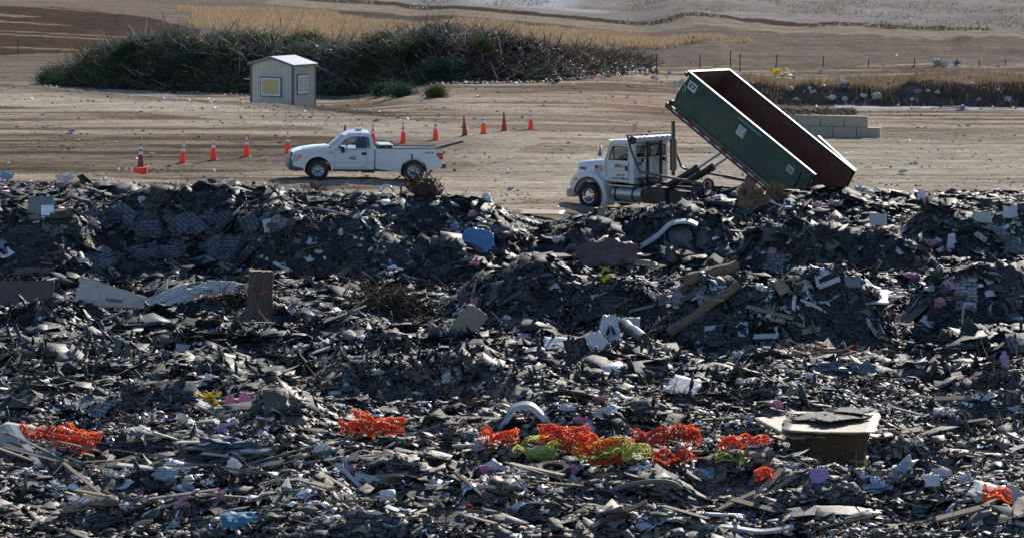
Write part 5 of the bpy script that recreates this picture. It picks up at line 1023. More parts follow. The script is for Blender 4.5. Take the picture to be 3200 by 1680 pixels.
flat("siding_sheet", 1765, 1128, 140, 54, 22, WHT, "long crumpled white siding panel below the middle mound", crum=.06, n=12, roll=-9)
flat("siding_sheet", 1868, 1122, 60, 66, 45, WHT, "white siding offcut standing at the crumpled panel's right end", crum=.06, roll=24)
flat("metal_sheet", 2560, 968, 150, 74, 26, METL, "bent silver metal sheet on the right dark mound", crum=.08, n=12, roll=-28, fold=-.6)
flat("striped_sheet", 2700, 966, 168, 44, 10, OFFW, "flat pale striped panel right of the bent silver sheet", crum=.04, roll=-6)
flat("grey_sheet", 2665, 915, 52, 34, 60, GRY, "small grey panel under the blue strap")
flat("slate_sheet", 2430, 770, 92, 44, 62, DKG, "dark slate sheet standing near the container's pile", jag=.02)
flat("beige_carton", 2745, 720, 55, 36, 55, OFFW, "cream carton flap left of the taller white card", jag=.01); flat("beige_carton", 3070, 722, 60, 34, 60, OFFW, "cream carton lying right of the rubble's right crest", jag=.01)
flat("house_card", 2975, 800, 36, 46, 65, WHT, "small white pointed card standing in the right rubble", shape='taper')
flat("plaster_board", 480, 672, 70, 22, 12, PBL, "pale blue board at the rubble's far edge", roll=-12)
flat("tan_fibreboard", 1690, 682, 150, 14, 3, BRN, "flat tan board at the rubble's edge before the truck", jag=.01, roll=-4)
flat("torn_white_sheet", 2140, 1262, 96, 52, 20, WHT, "torn white panel on splintered boards right of centre", jag=.05, roll=-22)
flat("torn_white_sheet", 2125, 1000, 40, 26, 30, WHT, "small white rag right of the long log", crum=.15)
flat("sheet_metal_tray", 60, 975, 215, 82, 64, MAR, "dark maroon metal side with teal edge at the left border", jag=.01, thick=.04, bend=(.03, 0))
m = MB(); o = flat("teal_edging", 75, 905, 190, 6, 40, TEAL, "thin teal strip along the maroon metal side", jag=.02)
flat("brown_plywood", 78, 872, 180, 20, 30, BRN, "brown board above the maroon metal side", roll=4, jag=.02)
hp_ = flat("tapered_sheet", 345, 1004, 220, 96, 58, colm((.56, .49, .41), "panel_cream"), "large tapered cream panel with marker lettering at left", jag=.01, thick=.06, roll=-8, shape="wedge", lift=.3)
pp = P(368, 1000); text_o = text("marker_lettering", "room", .22, BLKR, hp_, (.12, -.16, .012), (0, 0, 0), ext=.002)
for i, (u, v, w_, h_, r_) in enumerate([(520, 1010, 150, 14, 30), (560, 1012, 150, 14, 26), (600, 1005, 120, 16, 38), (640, 985, 90, 12, -6), (690, 992, 90, 20, -4)]): flat("white_board", u, v-25, w_, h_*1.9, 44, WOODW, "peeling white board, %s of the five beside the cream panel" % ["first", "second", "third", "fourth", "last"][i], roll=r_, jag=.03, crum=.03, lift=.35)
flat("green_grey_sheet", 2600, 1640, 320, 30, 12, DKG, "wide dark sheet near the bottom right edge", bend=(-.05, 0))
flat("teal_sheet", 752, 1672, 125, 62, 38, TEAL, "folded teal blue plastic sheet at the bottom edge", crum=.12, n=14, fold=-.5)
flat("olive_sheet", 850, 1650, 90, 36, 30, colm((.10, .10, .055)), "olive fabric scrap right of the teal sheet", crum=.12, n=12, shape='round')
flat("carton", 2965, 1470, 150, 66, 30, CARD, "crushed brown carton low at the right", crum=.12, n=12, fold=-.6)
flat("foam_piece", 3090, 1585, 100, 50, 22, WHT, "white foam slab near the bottom right corner", jag=.05, roll=-28, thick=.08)
flat("foam_piece", 3165, 1590, 60, 52, 50, OFFW, "cream rounded foam piece at the bottom right corner", crum=.08, shape='round')
flat("white_card", 2915, 1555, 46, 36, 42, WHT, "small bright white card low at the right")
flat("purple_sheet", 2562, 1550, 58, 62, 52, PUR, "dusty purple plastic sheet under the bent brown strip", jag=.04, bend=(.1, 0))
flat("blue_film", 2190, 1530, 80, 40, 30, PBL, "crumpled pale blue film right of the lime net", crum=.2, n=12)
flat("pale_sheet", 40, 1420, 120, 74, 26, OFFW, "plain beige board at the left border above the laths", jag=.02, roll=-14)
flat("speckled_board", 3160, 720, 46, 60, 60, WHT, "white torn board at the right end of the crest", crum=.06)
flat("white_wedge", 2880, 645, 34, 40, 62, WHT, "white pointed wedge sticking up at the right crest", shape='taper')
for i, (u, v, w_, h_, t_, l_) in enumerate([(540, 1100+185, 150, 62, 30, "roof shingle slab left of the yellow tape"), (430, 1300, 110, 90, 38, "shingle slab with clear tab rows standing left of the yellow tape"), (1030, 640, 190, 18, 5, "broad roofing sheet at the crest by the pickup's rear"), (830, 1310, 260, 26, 2, "broad roofing sheet capping the dark block"), (2850, 1310, 220, 30, 6, "broad dark roofing slab right of the cut stump"), (2300, 1560+30, 200, 46, 14, "broad roofing slab below the ribbed hose"), (1400, 1590, 160, 40, 12, "broad roofing slab near the bottom centre"), (60, 1560, 150, 40, 8, "broad roofing slab at the bottom left")]):
    o = flat("roofing_sheet", u, v, w_, h_, t_, shingle_mat, l_, "roofing slab", jag=.03, bend=(-.05, -.03), crum=.02, n=12)
    a = o.data.color_attributes["Col"]; cc = np.tile([.085+.01*i, .083+.009*i, .082+.008*i, 1.], len(o.data.vertices)); a.data.foreach_set("color", cc)
# bottom right long white strips
ribbon("vinyl_strip", [(2150, 1668), (2260, 1640), (2380, 1655), (2480, 1640)], 20, .01, WHT, "long dented white vinyl strip at the bottom, left one", lip=.05)
ribbon("vinyl_strip", [(2950, 1610), (3010, 1640), (3060, 1668)], 20, .01, WHT, "bright white vinyl strip at the bottom right", lip=.05)
ribbon("vinyl_strip", [(2480, 1500), (2560, 1560), (2620, 1600)], 12, .01, WHT, "slender white strip under the purple sheet", lip=.04)
ribbon("long_plastic", [(1985, 778), (2050, 735), (2095, 695), (2150, 688), (2180, 700)], 26, .01, colm((.66, .66, .66), "film_white", .4), "long twisted white plastic near the truck's pile", lip=.08)
ribbon("gutter", [(1545, 1368), (1578, 1300, .1), (1600, 1268, .2), (1655, 1258, .1), (1700, 1292, .0), (1745, 1350, -.2), (1772, 1390, -.3)], 30, .01, WHT, "bent white gutter arching over the orange nets", lip=.11)
ribbon("blue_strip", [(1602, 1318), (1640, 1340), (1695, 1368)], 16, .01, PBL, "pale blue strip under the white arch", lip=.06)
ribbon("white_trim", [(1560, 1372), (1640, 1358), (1720, 1352), (1790, 1348)], 14, .01, WOODW, "long white trim board behind the orange net", lip=.03)
ribbon("white_trim", [(1480, 1375), (1540, 1362), (1600, 1360)], 18, .01, WOODW, "short pale trim board left of the long one", lip=.03)
ribbon("white_trim", [(1835, 1390), (1880, 1370), (1912, 1348)], 16, .01, WHT, "white trim piece slanting right of the orange net", lip=.04)
ribbon("white_trim", [(1990, 1300), (2050, 1312), (2100, 1310)], 18, .01, WHT, "dented white trim below the torn white panel", lip=.05)
ribbon("bent_steel", [(2540, 1450), (2575, 1490), (2590, 1520), (2585, 1560)], 24, .01, BRN, "brown bent strip rising below the cut stump", lip=.02)
ribbon("conduit", [(2572, 985), (2615, 1020), (2645, 1055), (2665, 1090)], 7, .01, WHT, "curved thin white pipe right of centre", tube=3.5)
ribbon("metal_hook", [(3004, 1030), (3008, 970, .1), (3016, 948, .1), (3045, 950, .1), (3052, 968)], 22, .01, OFFW, "tall white hooked metal strip at the right", lip=.03)
ribbon("metal_hook", [(3096, 1048), (3102, 1015), (3114, 1014), (3118, 1052)], 8, .01, WHT, "small white hairpin strip under the steel drum", lip=.02)
ribbon("blue_strap", [(3135, 770), (3132, 735, .1), (3165, 728, .1), (3188, 745, .1), (3182, 795), (3200, 812)], 12, .01, SKY, "bright blue looped strap at the right border", lip=.02)
ribbon("blue_strap", [(2690, 912), (2694, 880, .1), (2706, 872, .1), (2730, 892), (2752, 900)], 16, .01, SKY, "bright blue strap on the right slope", lip=.02)
ribbon("white_pipe", [(2060, 925), (2100, 912), (2132, 905), (2140, 925)], 8, .01, WHT, "bent white pipe left of the tan log", tube=4)
ribbon("ribbed_hose", [(1870, 1568), (1905, 1535), (1960, 1516), (2030, 1504), (2095, 1506), (2130, 1525)], 10, .01, colm((.12, .13, .13)), "long grey ribbed hose below the red net", tube=8)
ribbon("cream_pipe", [(1255, 1450), (1280, 1446), (1305, 1455), (1322, 1490), (1336, 1494)], 10, .01, OFFW, "bent cream pipe left of the lime net", tube=5)
ribbon("cream_pipe", [(1185, 1492), (1200, 1470), (1240, 1462)], 10, .01, WHT, "bent white pipe piece far left of the lime net", lip=.06)
ribbon("chrome_pipe", [(1160, 615), (1188, 598), (1200, 580), (1222, 585), (1232, 600)], 8, .01, chrome, "bent chrome pipe beside the root ball", tube=4)
ribbon("white_lath", [(1130, 690), (980, 650), (930, 668)], 8, .01, GRY, "bent grey conduit crossing the dark crest", tube=3.5)
ribbon("blue_lath", [(615, 825), (670, 845)], 8, .01, PBL, "pale blue lath on the big dark shingle slope", lip=.02)
ribbon("blue_lath", [(1040, 735), (1110, 775)], 12, .01, PBL, "pale blue board end in the dark gully", lip=.02)
ribbon("white_lath", [(1740, 750), (1800, 760), (1860, 765)], 9, .01, PBL, "long pale lath left of the bent brown sheet", lip=.02)
ribbon("white_lath", [(1812, 745), (1900, 752)], 9, .01, WHT, "white lath above the bent brown sheet", lip=.02)
ribbon("tan_lath", [(2245, 724), (2320, 722), (2390, 719)], 6, .01, TAN, "straight tan lath right of the white plastic", lip=.03)
ribbon("tan_lath", [(32, 582), (140, 590)], 10, .01, OFFW, "long cream board at the far left edge of the rubble", lip=.05)
ribbon("tan_lath", [(1160, 838), (1172, 790), (1180, 770)], 14, .01, TAN, "upright tan lath in the dark gully", lip=.02)
# logs, stumps, posts
def stump(u, v, wpx, hpx, label, flare=1.5, mat=BARK, cut=True, seed=1, name="tree_stump"):
    p = P(u, v); s = ppm(p); r = wpx/s/2; h = hpx/s; n = 26; g = random.Random(seed); lob = [1+.10*math.sin(3*2*math.pi*i/n+seed)+.07*math.sin(7*2*math.pi*i/n+seed*2)+g.uniform(-.06, .06) for i in range(n)]
    root = empty(name, p+Vector((0, r*.4, -.12)), (R(rn(-3, 3)), R(rn(-3, 3)), 0), label, "stump"); m = MB(); vs = []; lv = [(0, flare), (.10, flare*.82), (.22, 1.12), (.5, 1.0), (.8, .97), (1, .98)]
    for t, k in lv:
        for i in range(n):
            a = 2*math.pi*i/n; rr = r*k*(lob[i] if t > .2 else 1+(lob[i]-1)*3.2*(1-t)); vs.append((math.cos(a)*rr, math.sin(a)*rr, (h+.12)*t+(g.uniform(-.03, .03) if t == 1 else 0)))
    m.add(vs, [(i*n+j, i*n+(j+1) % n, (i+1)*n+(j+1) % n, (i+1)*n+j) for i in range(len(lv)-1) for j in range(n)]); m.build("trunk", mat, root, smooth=50)
    if cut: m = MB(); k = (len(lv)-1)*n; m.add([Vector(q)+Vector((0, 0, .004)) for q in vs[k:]]+[(0, 0, h+.13)], [(i, (i+1) % n, n) for i in range(n)]); m.build("cut_face", CUT, root)
    return root
st = stump(806, 1018, 78, 165, "tall sawn tree stump with orange paint mark standing left of centre", 2.3)
m = MB(); 
for i in range(5): a = R(-80+i*7); m.box((math.cos(a)*.34, math.sin(a)*.34, .98+.02*i), (.07, .012, .035), (0, R(-18), a+math.pi/2))
m.build("paint_mark", pm("paint_orange", (.8, .12, .03), .6), st)
stump(1883, 702, 20, 52, "short grey round post at the rubble's edge before the truck", 1.05, WOODG, True, 4, "round_post")
def torn_stump(u, v, wpx, hpx, label, seed):
    p = P(u, v); s = ppm(p); root = empty("torn_stump", p+Vector((0, .1, hpx/s*.38)), (R(rn(-8, 8)), R(rn(-10, 10)), 0), label, "stump")
    me = blob_me("torn_wood", seed, 1, .55, 4, 1.5); me.materials.append(CUT); o = bpy.data.objects.new("torn_wood", me); C.objects.link(o); o.parent = root; o.scale = (wpx/s/2, wpx/s/2.6, hpx/s*.62)
    n = 46; d = rng.normal(0, 1, (n, 3)); d[:, 2] = np.abs(d[:, 2])*1.2+.2; d /= np.linalg.norm(d, axis=1, keepdims=True); bs = d*np.array([wpx/s/2.2, wpx/s/3, hpx/s*.5]); V, Q, cv = sticks(n, bs-d*.1, d, rng.uniform(.12, .35, n), rng.uniform(.02, .06, n), .3, np.array([(.26, .18, .11), (.16, .10, .07)])[rng.integers(0, 2, n)], 3, 5)
    link("splinter", np_mesh("splinter", V, Q, cv), wood_mat, root); return root
torn_stump(2345, 660, 96, 84, "big torn tan stump under the raised container", 2); torn_stump(2420, 640, 56, 66, "narrow torn stump right behind the big torn one", 5)
def log(u0, v0, u1, v1, d, mat, label, y1=0., cut=True, name="log"):
    p = P(u0, v0); s = ppm(p); a = p+Vector((0, 0, d/s*.4)); dr = rdir(u1, v1); r = d/s/2; b = P(u1, v1)+Vector((0, -.1, r+.1)); a.z = p.z+r+.1; root = empty(name, a, label=label, cat="log"); m = MB(); N = 9
    pts = [(b-a)*i/(N-1)+Vector((0, 0, .02*math.sin(i*1.7))) for i in range(N)]; m.tube(pts, [r*(1-.18*i/(N-1)+.05*math.sin(i*2.3)) for i in range(N)], 16); m.build("trunk", mat, root, smooth=50)
    dd = (b-a).normalized(); m = MB(); m.tube([-dd*.006, -dd*.001], r*.97, 16); m.build("cut_face", CUT, root); return root
LOGM = pm("log_brown", (.20, .135, .085), .85, .4, 5, .6, stretch=(1, 1, 4)); log(2090, 1078, 2310, 925, 34, LOGM, "long bare tan log lying across the dark slope", 1.2); log(2150, 915, 2300, 868, 42, LOGM, "thick splintered log behind the long bare one", .6)
log(1948, 1050, 2015, 1098, 42, BLKR, "short dark culvert pipe under the draped white plastic", -.8, name="culvert_pipe"); log(1090, 870, 1000, 905, 18, LOGM, "slim branch stub left of the root tangle", .3)
# the wide cut stump with boards on it
def block_stump():
    p = P(2600, 1462); p.z = max(p.z, -.95)+.10; s = ppm(p); root = empty("wide_stump", p+Vector((0, .55, -.1)), label="massive wide cut stump carrying a sheet of plywood", cat="stump"); n = 44; m = MB(); vs = []; g = random.Random(3); w, d, h = 262/s/2, .8, 112/s
    lv = [(0, 1.02), (.25, .93), (.5, .90), (.75, .93), (.93, .98), (1, .98)]
    for t, k in lv:
        for i in range(n):
            a = 2*math.pi*i/n; q = k*(1+.05*math.sin(5*a)+.04*math.sin(13*a+t*3)+.05*g.uniform(-1, 1)*(1-t*.5)); sx = abs(math.cos(a))**.75*(1 if math.cos(a) > 0 else -1); sy = abs(math.sin(a))**.75*(1 if math.sin(a) > 0 else -1); vs.append((sx*w*q, sy*d*q, h*t))
    vs.append((0, 0, h)); m.add(vs, [(i*n+j, i*n+(j+1) % n, (i+1)*n+(j+1) % n, (i+1)*n+j) for i in range(5) for j in range(n)]+[(5*n+j, 5*n+(j+1) % n, 6*n) for j in range(n)]); m.build("trunk", pm("bark_brown", (.105, .065, .042), .95, .6, 16, 1., stretch=(2.5, 2.5, .5)), root, smooth=40)
    def lay(name, x, y, w_, l_, z, rz, mat, lab, cat, **k):
        SEED[0] += 1; me = sheet_me(name, w_, l_, 10, 10, k.get('jag', .02), k.get('bend', (0, 0)), k.get('crum', 0), .02, SEED[0]); o = put_me(name, me, mat, root.location+Vector((x, y, h+z)), k.get('tilt', 0), 0, rz, 0, lab, cat); return o
    lay("plywood_sheet", .02, -.12, 1.8, 1.9, .10, -10, TAN, "tan plywood sheet lying on the massive stump", "plywood", jag=.02, bend=(.015, .02), tilt=3); lay("plywood_sheet", -.72, -.1, .9, 1.6, .04, 24, TAN, "smaller tan board jutting left from the massive stump", "plywood", jag=.04, tilt=6)
    for i, (x, y, w_, l_, rz) in enumerate([(.05, .5, 1.1, .7, 10), (-.2, .2, .9, .6, -14), (.35, .25, .8, .6, 24), (.0, -.1, .55, .45, 40), (.5, .6, .7, .5, -30)]):
        o = lay("shingle_piece", x, y, w_, l_, .14+i*.02+(y+.15)*.05, rz, shingle_mat, "dark shingle piece on the plywood, %s of five" % ["first", "second", "third", "fourth", "fifth"][i], "shingle", jag=.07, crum=.03, tilt=3)
        o.data.color_attributes["Col"].data.foreach_set("color", np.tile([.06, .062, .066, 1.], len(o.data.vertices)))
    lay("yellow_scrap", .02, .0, .22, .14, .2, 10, YEL, "small yellow scrap on the stump's shingles", "plastic scrap", crum=.1)
block_stump()
# tyre
p = P(1728, 1520); m = MB(); m.lathe([(.19, -.07), (.20, -.11), (.28, -.125), (.315, -.10), (.325, -.05), (.325, .05), (.315, .10), (.28, .125), (.20, .11), (.19, .07), (.27, .0)], n=44, axis='z', closed=True); o = m.build("tyre", rubber, smooth=30); o.location = p+Vector((0, .15, .20)); o.rotation_euler = (R(12), R(2), 0); tag(o, "black car tyre lying in the rubble below the lime net", "tyre")
# canisters, drum
for i, (u, v, a, l_) in enumerate([(1888, 860, 6, "yellow canister lying topmost of three"), (1876, 872, -20, "yellow canister in the middle of three"), (1897, 884, -24, "yellow canister lowest of three, half buried")]):
    m = MB(); m.lathe([(.001, -.17), (.07, -.17), (.085, -.15), (.085, .13), (.06, .16), (.025, .18), (.001, .18)], n=16, axis='z'); o = m.build("yellow_canister", YEL); o.location = P(u, v)+Vector((0, 0, .12)); o.rotation_euler = (0, R(90+a), R(10*i)); tag(o, l_, "canister")
m = MB(); m.lathe([(.20, -.28), (.27, -.12), (.27, .22), (.25, .25), (.235, .22), (.235, -.1), (.17, -.26)], n=26, axis='z', closed=True); o = m.build("metal_drum", METL); o.location = P(3112, 1000)+Vector((0, 0, .22)); o.rotation_euler = (R(60), R(30), 0); tag(o, "round shiny metal duct at the right", "duct")
# nets
ORN = pm("net_orange", (.98, .15, .035), .4, .15, 6, .1, dirt=.05, trans=.45); ORR = pm("net_red", (.72, .10, .05), .5, .2, 6, .1, dirt=.25, trans=.4); LIM = pm("net_lime", (.62, .68, .16), .5, .15, 6, .1, dirt=.1, trans=.4)
for a in [(1765, 1448, 165, 84, 44, ORN, "brightest orange safety net standing over the lime nets", 6), (1885, 1480, 180, 62, 24, ORN, "orange safety net sprawling right of the brightest one", -14), (1560, 1432, 120, 28, 8, ORN, "low orange net left of the lime net", 2), (2080, 1436, 200, 46, 24, ORR, "reddish orange net right of centre", 10), (2160, 1425, 62, 50, 50, ORN, "small upright orange net at the reddish net's end", 4), (2060, 1490, 240, 34, 6, ORR, "dark red net low right of the lime nets", -2),
          (1180, 1400, 180, 52, 34, ORN, "orange net in the shade left of centre", -6), (1100, 1400, 80, 34, 20, ORR, "dark red net left of the shaded orange one", 8), (235, 1448, 145, 66, 38, ORN, "orange net crumpled over laths at left", -12), (110, 1412, 110, 26, 12, ORR, "small red net at the far left", 4), (2330, 1452, 150, 36, 34, ORN, "orange net strip left of the massive stump", 8), (2390, 1542, 62, 32, 34, ORN, "small round orange net below the lime scrap", 0), (3120, 1612, 90, 28, 14, ORN, "small orange net scraps at the bottom right", -10), (2270, 1440, 60, 18, 12, ORR, "scrap of red net beside the orange strip", 0)]: net(*a[:7], roll=a[7])
for a in [(1688, 1470, 130, 68, 24, LIM, "rounded lime green net bag before the orange nets", -26), (1885, 1492, 180, 48, 16, LIM, "lime green net spread under the orange nets", 6), (1990, 1498, 90, 30, 10, LIM, "thin lime green net at the spread one's right end", 0), (2275, 1508, 96, 28, 12, LIM, "lime green net scrap right of the dark red net", 14)]: net(*a[:7], roll=a[7], th=.028)
blob("green_sack", 1690, 1466, 118, 52, colm((.30, .36, .10), "sack_lime", dirt=.1), "lime green filled sack inside the rounded net", amp=.25, freq=1.2)
blob("white_foam", 1530, 1402, 90, 14, OFFW, "cream fluffy insulation strip above the low orange net", amp=.5, freq=3)
# crumpled things
for (u, v, w_, h_, m_, l_, n_) in [(2600, 1182, 120, 52, colm((.12, .15, .18), "tarp_slate"), "slate grey tarp bundle below the dark mound", "tarp_bundle"), (2702, 1188, 78, 52, colm((.15, .18, .21), "tarp_slate2"), "rounded slate grey sack right of the tarp bundle", "stuffed_sack"), (700, 1412, 160, 42, colm((.06, .11, .17), "fibre_blue"), "long dusty blue fluffy bundle left of centre", "fabric_bundle"), (790, 1425, 60, 38, colm((.06, .11, .17), "fibre_blue"), "round end lump of the blue fluffy bundle", "fabric_bundle"),
        (1008, 1448, 62, 46, WHT, "milky white crumpled bottle shape by the red rag", "plastic_jug"), (990, 1425, 26, 26, WHT, "small white neck piece atop the milky crumpled jug", "plastic_jug"), (205, 572, 66, 26, WHT, "large white plastic bag at the rubble's far left edge", "plastic_bag"), (20, 570, 40, 34, PBL, "pale blue white bag at the left border's far edge", "plastic_bag"), (452, 652, 44, 24, WHT, "white bag with pink patch on the dark crest", "plastic_bag"), (474, 650, 20, 16, PNK, "pink rag tucked in the white bag's right side", "rag"),
        (1475, 686, 32, 22, PNK, "pink insulation lump on the mound crest before the dirt", "insulation_lump"), (1422, 738, 26, 28, PUR, "mauve insulation lump upper centre", "insulation_lump"), (722, 1292, 40, 54, PNK, "left pink insulation wad by the yellow tape", "insulation_lump"), (765, 1284, 40, 52, PNK, "middle pink insulation wad by the yellow tape", "insulation_lump"), (790, 1262, 34, 26, PNK, "upper right pink wad by the yellow tape", "insulation_lump"), (1485, 985, 26, 46, PNK, "pink strip hanging on the middle mound", "insulation_lump"), (1670, 905, 26, 24, PNK, "pink wad on the middle mound's crest", "insulation_lump"), (695, 1380, 28, 40, PUR, "mauve wad above the blue fluffy bundle", "insulation_lump"),
        (2895, 785, 66, 34, PNK, "large pink wad upper right", "insulation_lump"), (2850, 880, 54, 26, PNK, "pink wad in the right middle", "insulation_lump"), (2940, 985, 46, 34, PNK, "pink wad left of the white hooked strip", "insulation_lump"), (3140, 1165, 26, 66, PUR, "tall mauve sheet at the right border", "insulation_lump"), (2415, 825, 30, 24, PNK, "pink wad on the right slope's crest", "insulation_lump"), (2220, 622, 40, 20, PNK, "pink wad left of the torn stump", "insulation_lump"), (2240, 640, 34, 22, PUR, "mauve wad left of the torn stump", "insulation_lump"), (2555, 662, 30, 28, PNK, "bright pink lump below the container's end", "insulation_lump"), (2600, 652, 26, 22, PNK, "small pink lump right of the bright one below the container", "insulation_lump"), (2720, 632, 36, 16, PNK, "pink scrap at the rubble's crest right of the container", "insulation_lump"),
        (1510, 1500, 70, 34, PNK, "pink plastic heap left of the tyre", "insulation_lump"), (1790, 1508, 34, 40, PNK, "pink rag right of the tyre", "insulation_lump"), (1632, 1542, 36, 22, PNK, "pink scrap below left of the tyre", "insulation_lump"), (1870, 1275, 60, 22, PNK, "pink foil right of centre", "insulation_lump"), (1815, 1340, 44, 26, PNK, "pink foil right of the white arch", "insulation_lump"), (2425, 1298, 44, 34, PNK, "pink wad left of the massive stump", "insulation_lump"), (2310, 1325, 30, 18, PNK, "small pink wad in the lower right middle", "insulation_lump"), (3010, 1215, 34, 30, PNK, "pink wad right of the ravens", "insulation_lump"), (1920, 1640, 60, 18, PNK, "flat pink scrap at the bottom right of centre", "insulation_lump"), (360, 1205, 34, 16, PNK, "pink scrap upper left rubble", "insulation_lump"), (570, 1590, 60, 22, PNK, "pink scrap low at left", "insulation_lump"), (690, 1580, 30, 40, PNK, "pink bag low at left", "insulation_lump"), (420, 1560, 60, 24, PNK, "pink and white wad low at far left", "insulation_lump"), (980, 1612, 24, 20, PNK, "tiny pink wad near the bottom", "insulation_lump"), (1275, 1115, 36, 26, PNK, "pink wad left of the siding panels", "insulation_lump"),
        (580, 1562, 90, 30, PBL, "translucent bluish bag with red dot low at left", "plastic_bag"), (520, 1530, 90, 50, colm((.30, .36, .40), "bag_mint"), "pale grey green plastic bag low at left", "plastic_bag"), (2280, 1430, 64, 44, colm((.35, .34, .38), "bag_grey"), "grey translucent bag above the orange strip net", "plastic_bag"), (1750, 770, 44, 26, WHT, "white paper wad before the brown sheet", "paper_wad"), (2320, 1185, 50, 26, WHT, "white greenish bag right of the white panel", "plastic_bag"), (1850, 1240, 40, 18, OFFW, "cream bottle by the green scrap", "plastic_jug"), (1845, 1232, 22, 14, GRN, "green scrap behind the cream bottle", "rag"), (1400, 1208, 40, 34, WHT, "crumpled white paper in the middle", "paper_wad"),
        (2560, 1112, 60, 20, REDM, "red cloth left over the slate tarp bundle", "rag"), (2660, 1108, 60, 22, REDM, "red cloth right over the slate tarp bundle", "rag"), (1330, 815, 22, 18, REDM, "small red cloth left of the blue tarp", "rag"), (1460, 1618, 44, 30, REDM, "red and white cap shape near the bottom", "rag"), (1035, 1420, 24, 18, ORN, "bright orange rag by the milky crumpled jug", "rag"), (2500, 1475, 40, 22, REDM, "shiny red cup piece before the massive stump", "rag"), (1395, 1240, 22, 20, colm((.35, .11, .05), "brick_red"), "red brick lump in the middle", "brick"), (1410, 1360, 34, 24, colm((.28, .12, .07), "brick_dull"), "dull brick lump left of the white arch", "brick"),
        (2060, 965, 60, 44, GRY, "grey foam block left of the tan log", "foam_block"), (2120, 975, 50, 46, GRY, "second grey foam block left of the tan log", "foam_block"), (3020, 1545, 46, 44, WHT, "white crumpled bag low at far right", "plastic_bag"), (2940, 1520, 60, 46, WHT, "white paper bag low right", "plastic_bag"), (2730, 1560, 110, 26, PBL, "pale blue white rags low right", "rag"), (2560, 1560, 60, 24, WHT, "white film below the purple sheet", "plastic_bag"), (730, 1492, 44, 46, WHT, "whitish cloth left of the bleached laths", "rag"), (345, 1502, 44, 26, WHT, "white clump above the laths at far left", "paper_wad"), (160, 1540, 70, 22, WHT, "white paper clumps at the lower far left", "paper_wad")]:
    blob(n_, u, v, w_, h_, m_, l_, {"insulation_lump": "insulation", "rag": "rag"}.get(n_), amp=.55, freq=rn(1.6, 2.6), dep=rn(.5, .9))
yt = empty("caution_tape", P(640, 1292), label="crumpled yellow warning tape with black marks in the rubble", cat="tape")
for i in range(9):
    SEED[0] += 1; me = sheet_me("tape_band", .30, .085, 8, 3, .02, (rn(-.3, .3), 0), .1, .004, SEED[0]); o = link("tape_band", me, YEL, yt); o.location = (rn(-.2, .22), rn(-.1, .1), .12+i*.035); o.rotation_euler = (R(rn(40, 80)), R(rn(-50, 50)), R(rn(-30, 30)))
    mm = MB(); mm.box((0, 0, .004), (.07, .03, .004)); q = mm.build("tape_mark", BLKR, o)
yt = empty("yellow_tape_heap", P(2440, 238), label="yellow and white plastic tape heap at the far trash line right of the container", cat="plastic tape")
for i in range(10):
    SEED[0] += 1; me = sheet_me("tape_band", .7, .16, 8, 3, .03, (rn(-.3, .3), 0), .15, .006, SEED[0]); o = link("tape_band", me, YEL if i % 3 else WHT, yt); o.location = (rn(-.5, .6), rn(-.2, .3), .1+rn(0, .35)); o.rotation_euler = (R(rn(20, 80)), R(rn(-50, 50)), R(rn(-30, 30)))
# brush tangles and roots among the rubble
def tangle(u, v, wpx, hpx, n, label, cols, name="root_tangle", rad=(.008, .03), ln=(.4, 1.2), up=.5, cat="tangle"):
    p = P(u, v); s = ppm(p); w, h = wpx/s/2, hpx/s; t = rng.normal(0, .42, (n, 3)); x = p.x+t[:, 0]*w; y = p.y+.4+t[:, 1]*w*.5; z = hf(x, y)+np.abs(t[:, 2])*h*.8
    d = rng.normal(0, 1, (n, 3)); d[:, 2] = d[:, 2]*up+.1; d /= np.linalg.norm(d, axis=1, keepdims=True); L = rng.uniform(*ln, n)
    c = np.array(cols)[rng.integers(0, len(cols), n)]*rng.uniform(.7, 1.2, (n, 1)); V, Q, cv = sticks(n, np.stack([x, y, z], 1)-d*L[:, None]*.5, d, L, rng.uniform(*rad, n), .35, c, 5, 4)
    return tag(link(name, np_mesh(name, V, Q, cv), wood_mat), label, cat)
tangle(1230, 985, 330, 110, 520, "tangled brown roots and twigs in the dark gully", [(.12, .08, .055), (.17, .13, .10), (.07, .05, .035)])
tangle(700, 985, 170, 70, 260, "brown broken twigs left of the tall sawn stump", [(.15, .11, .075), (.22, .17, .12), (.07, .05, .035)], ln=(.3, .9))
tangle(1325, 625, 120, 90, 260, "dark brown root ball before the pickup's rear wheel", [(.10, .055, .035), (.15, .09, .06), (.05, .03, .022)], "root_ball", (.012, .05), (.3, .9), .8, "root ball")
blob("root_core", 1330, 632, 88, 70, pm("root_brown", (.09, .055, .035), .95, .5, 14, 1), "dense earthy heart of the root ball", "root ball", amp=.5, freq=3)
tangle(985, 1175, 130, 76, 26, "bleached grey forked branches on the left rubble", [(.42, .40, .37), (.50, .49, .46)], "bleached_branch", (.035, .06), (.5, 1.1), .9, "branch")
tangle(980, 612, 90, 34, 60, "dark twigs sticking up at the crest left of the root ball", [(.09, .06, .045), (.14, .10, .08)], "twig_bundle", (.008, .03), (.3, .8), .9)
tangle(1480, 1372, 200, 26, 120, "splintered brown wood left of the white arch", [(.30, .17, .09), (.42, .30, .18)], "splinter_heap", (.012, .035), (.3, .9), .3)
tangle(2560, 1135, 260, 40, 110, "splintered boards and laths around the red cloths", [(.32, .22, .14), (.42, .32, .22), (.2, .12, .08)], "splinter_heap", (.012, .035), (.4, 1.2), .3)
tangle(2120, 1280, 190, 40, 90, "splintered brown boards below the torn white panel", [(.26, .16, .09), (.36, .27, .18)], "splinter_heap", (.015, .04), (.4, 1.1), .3)
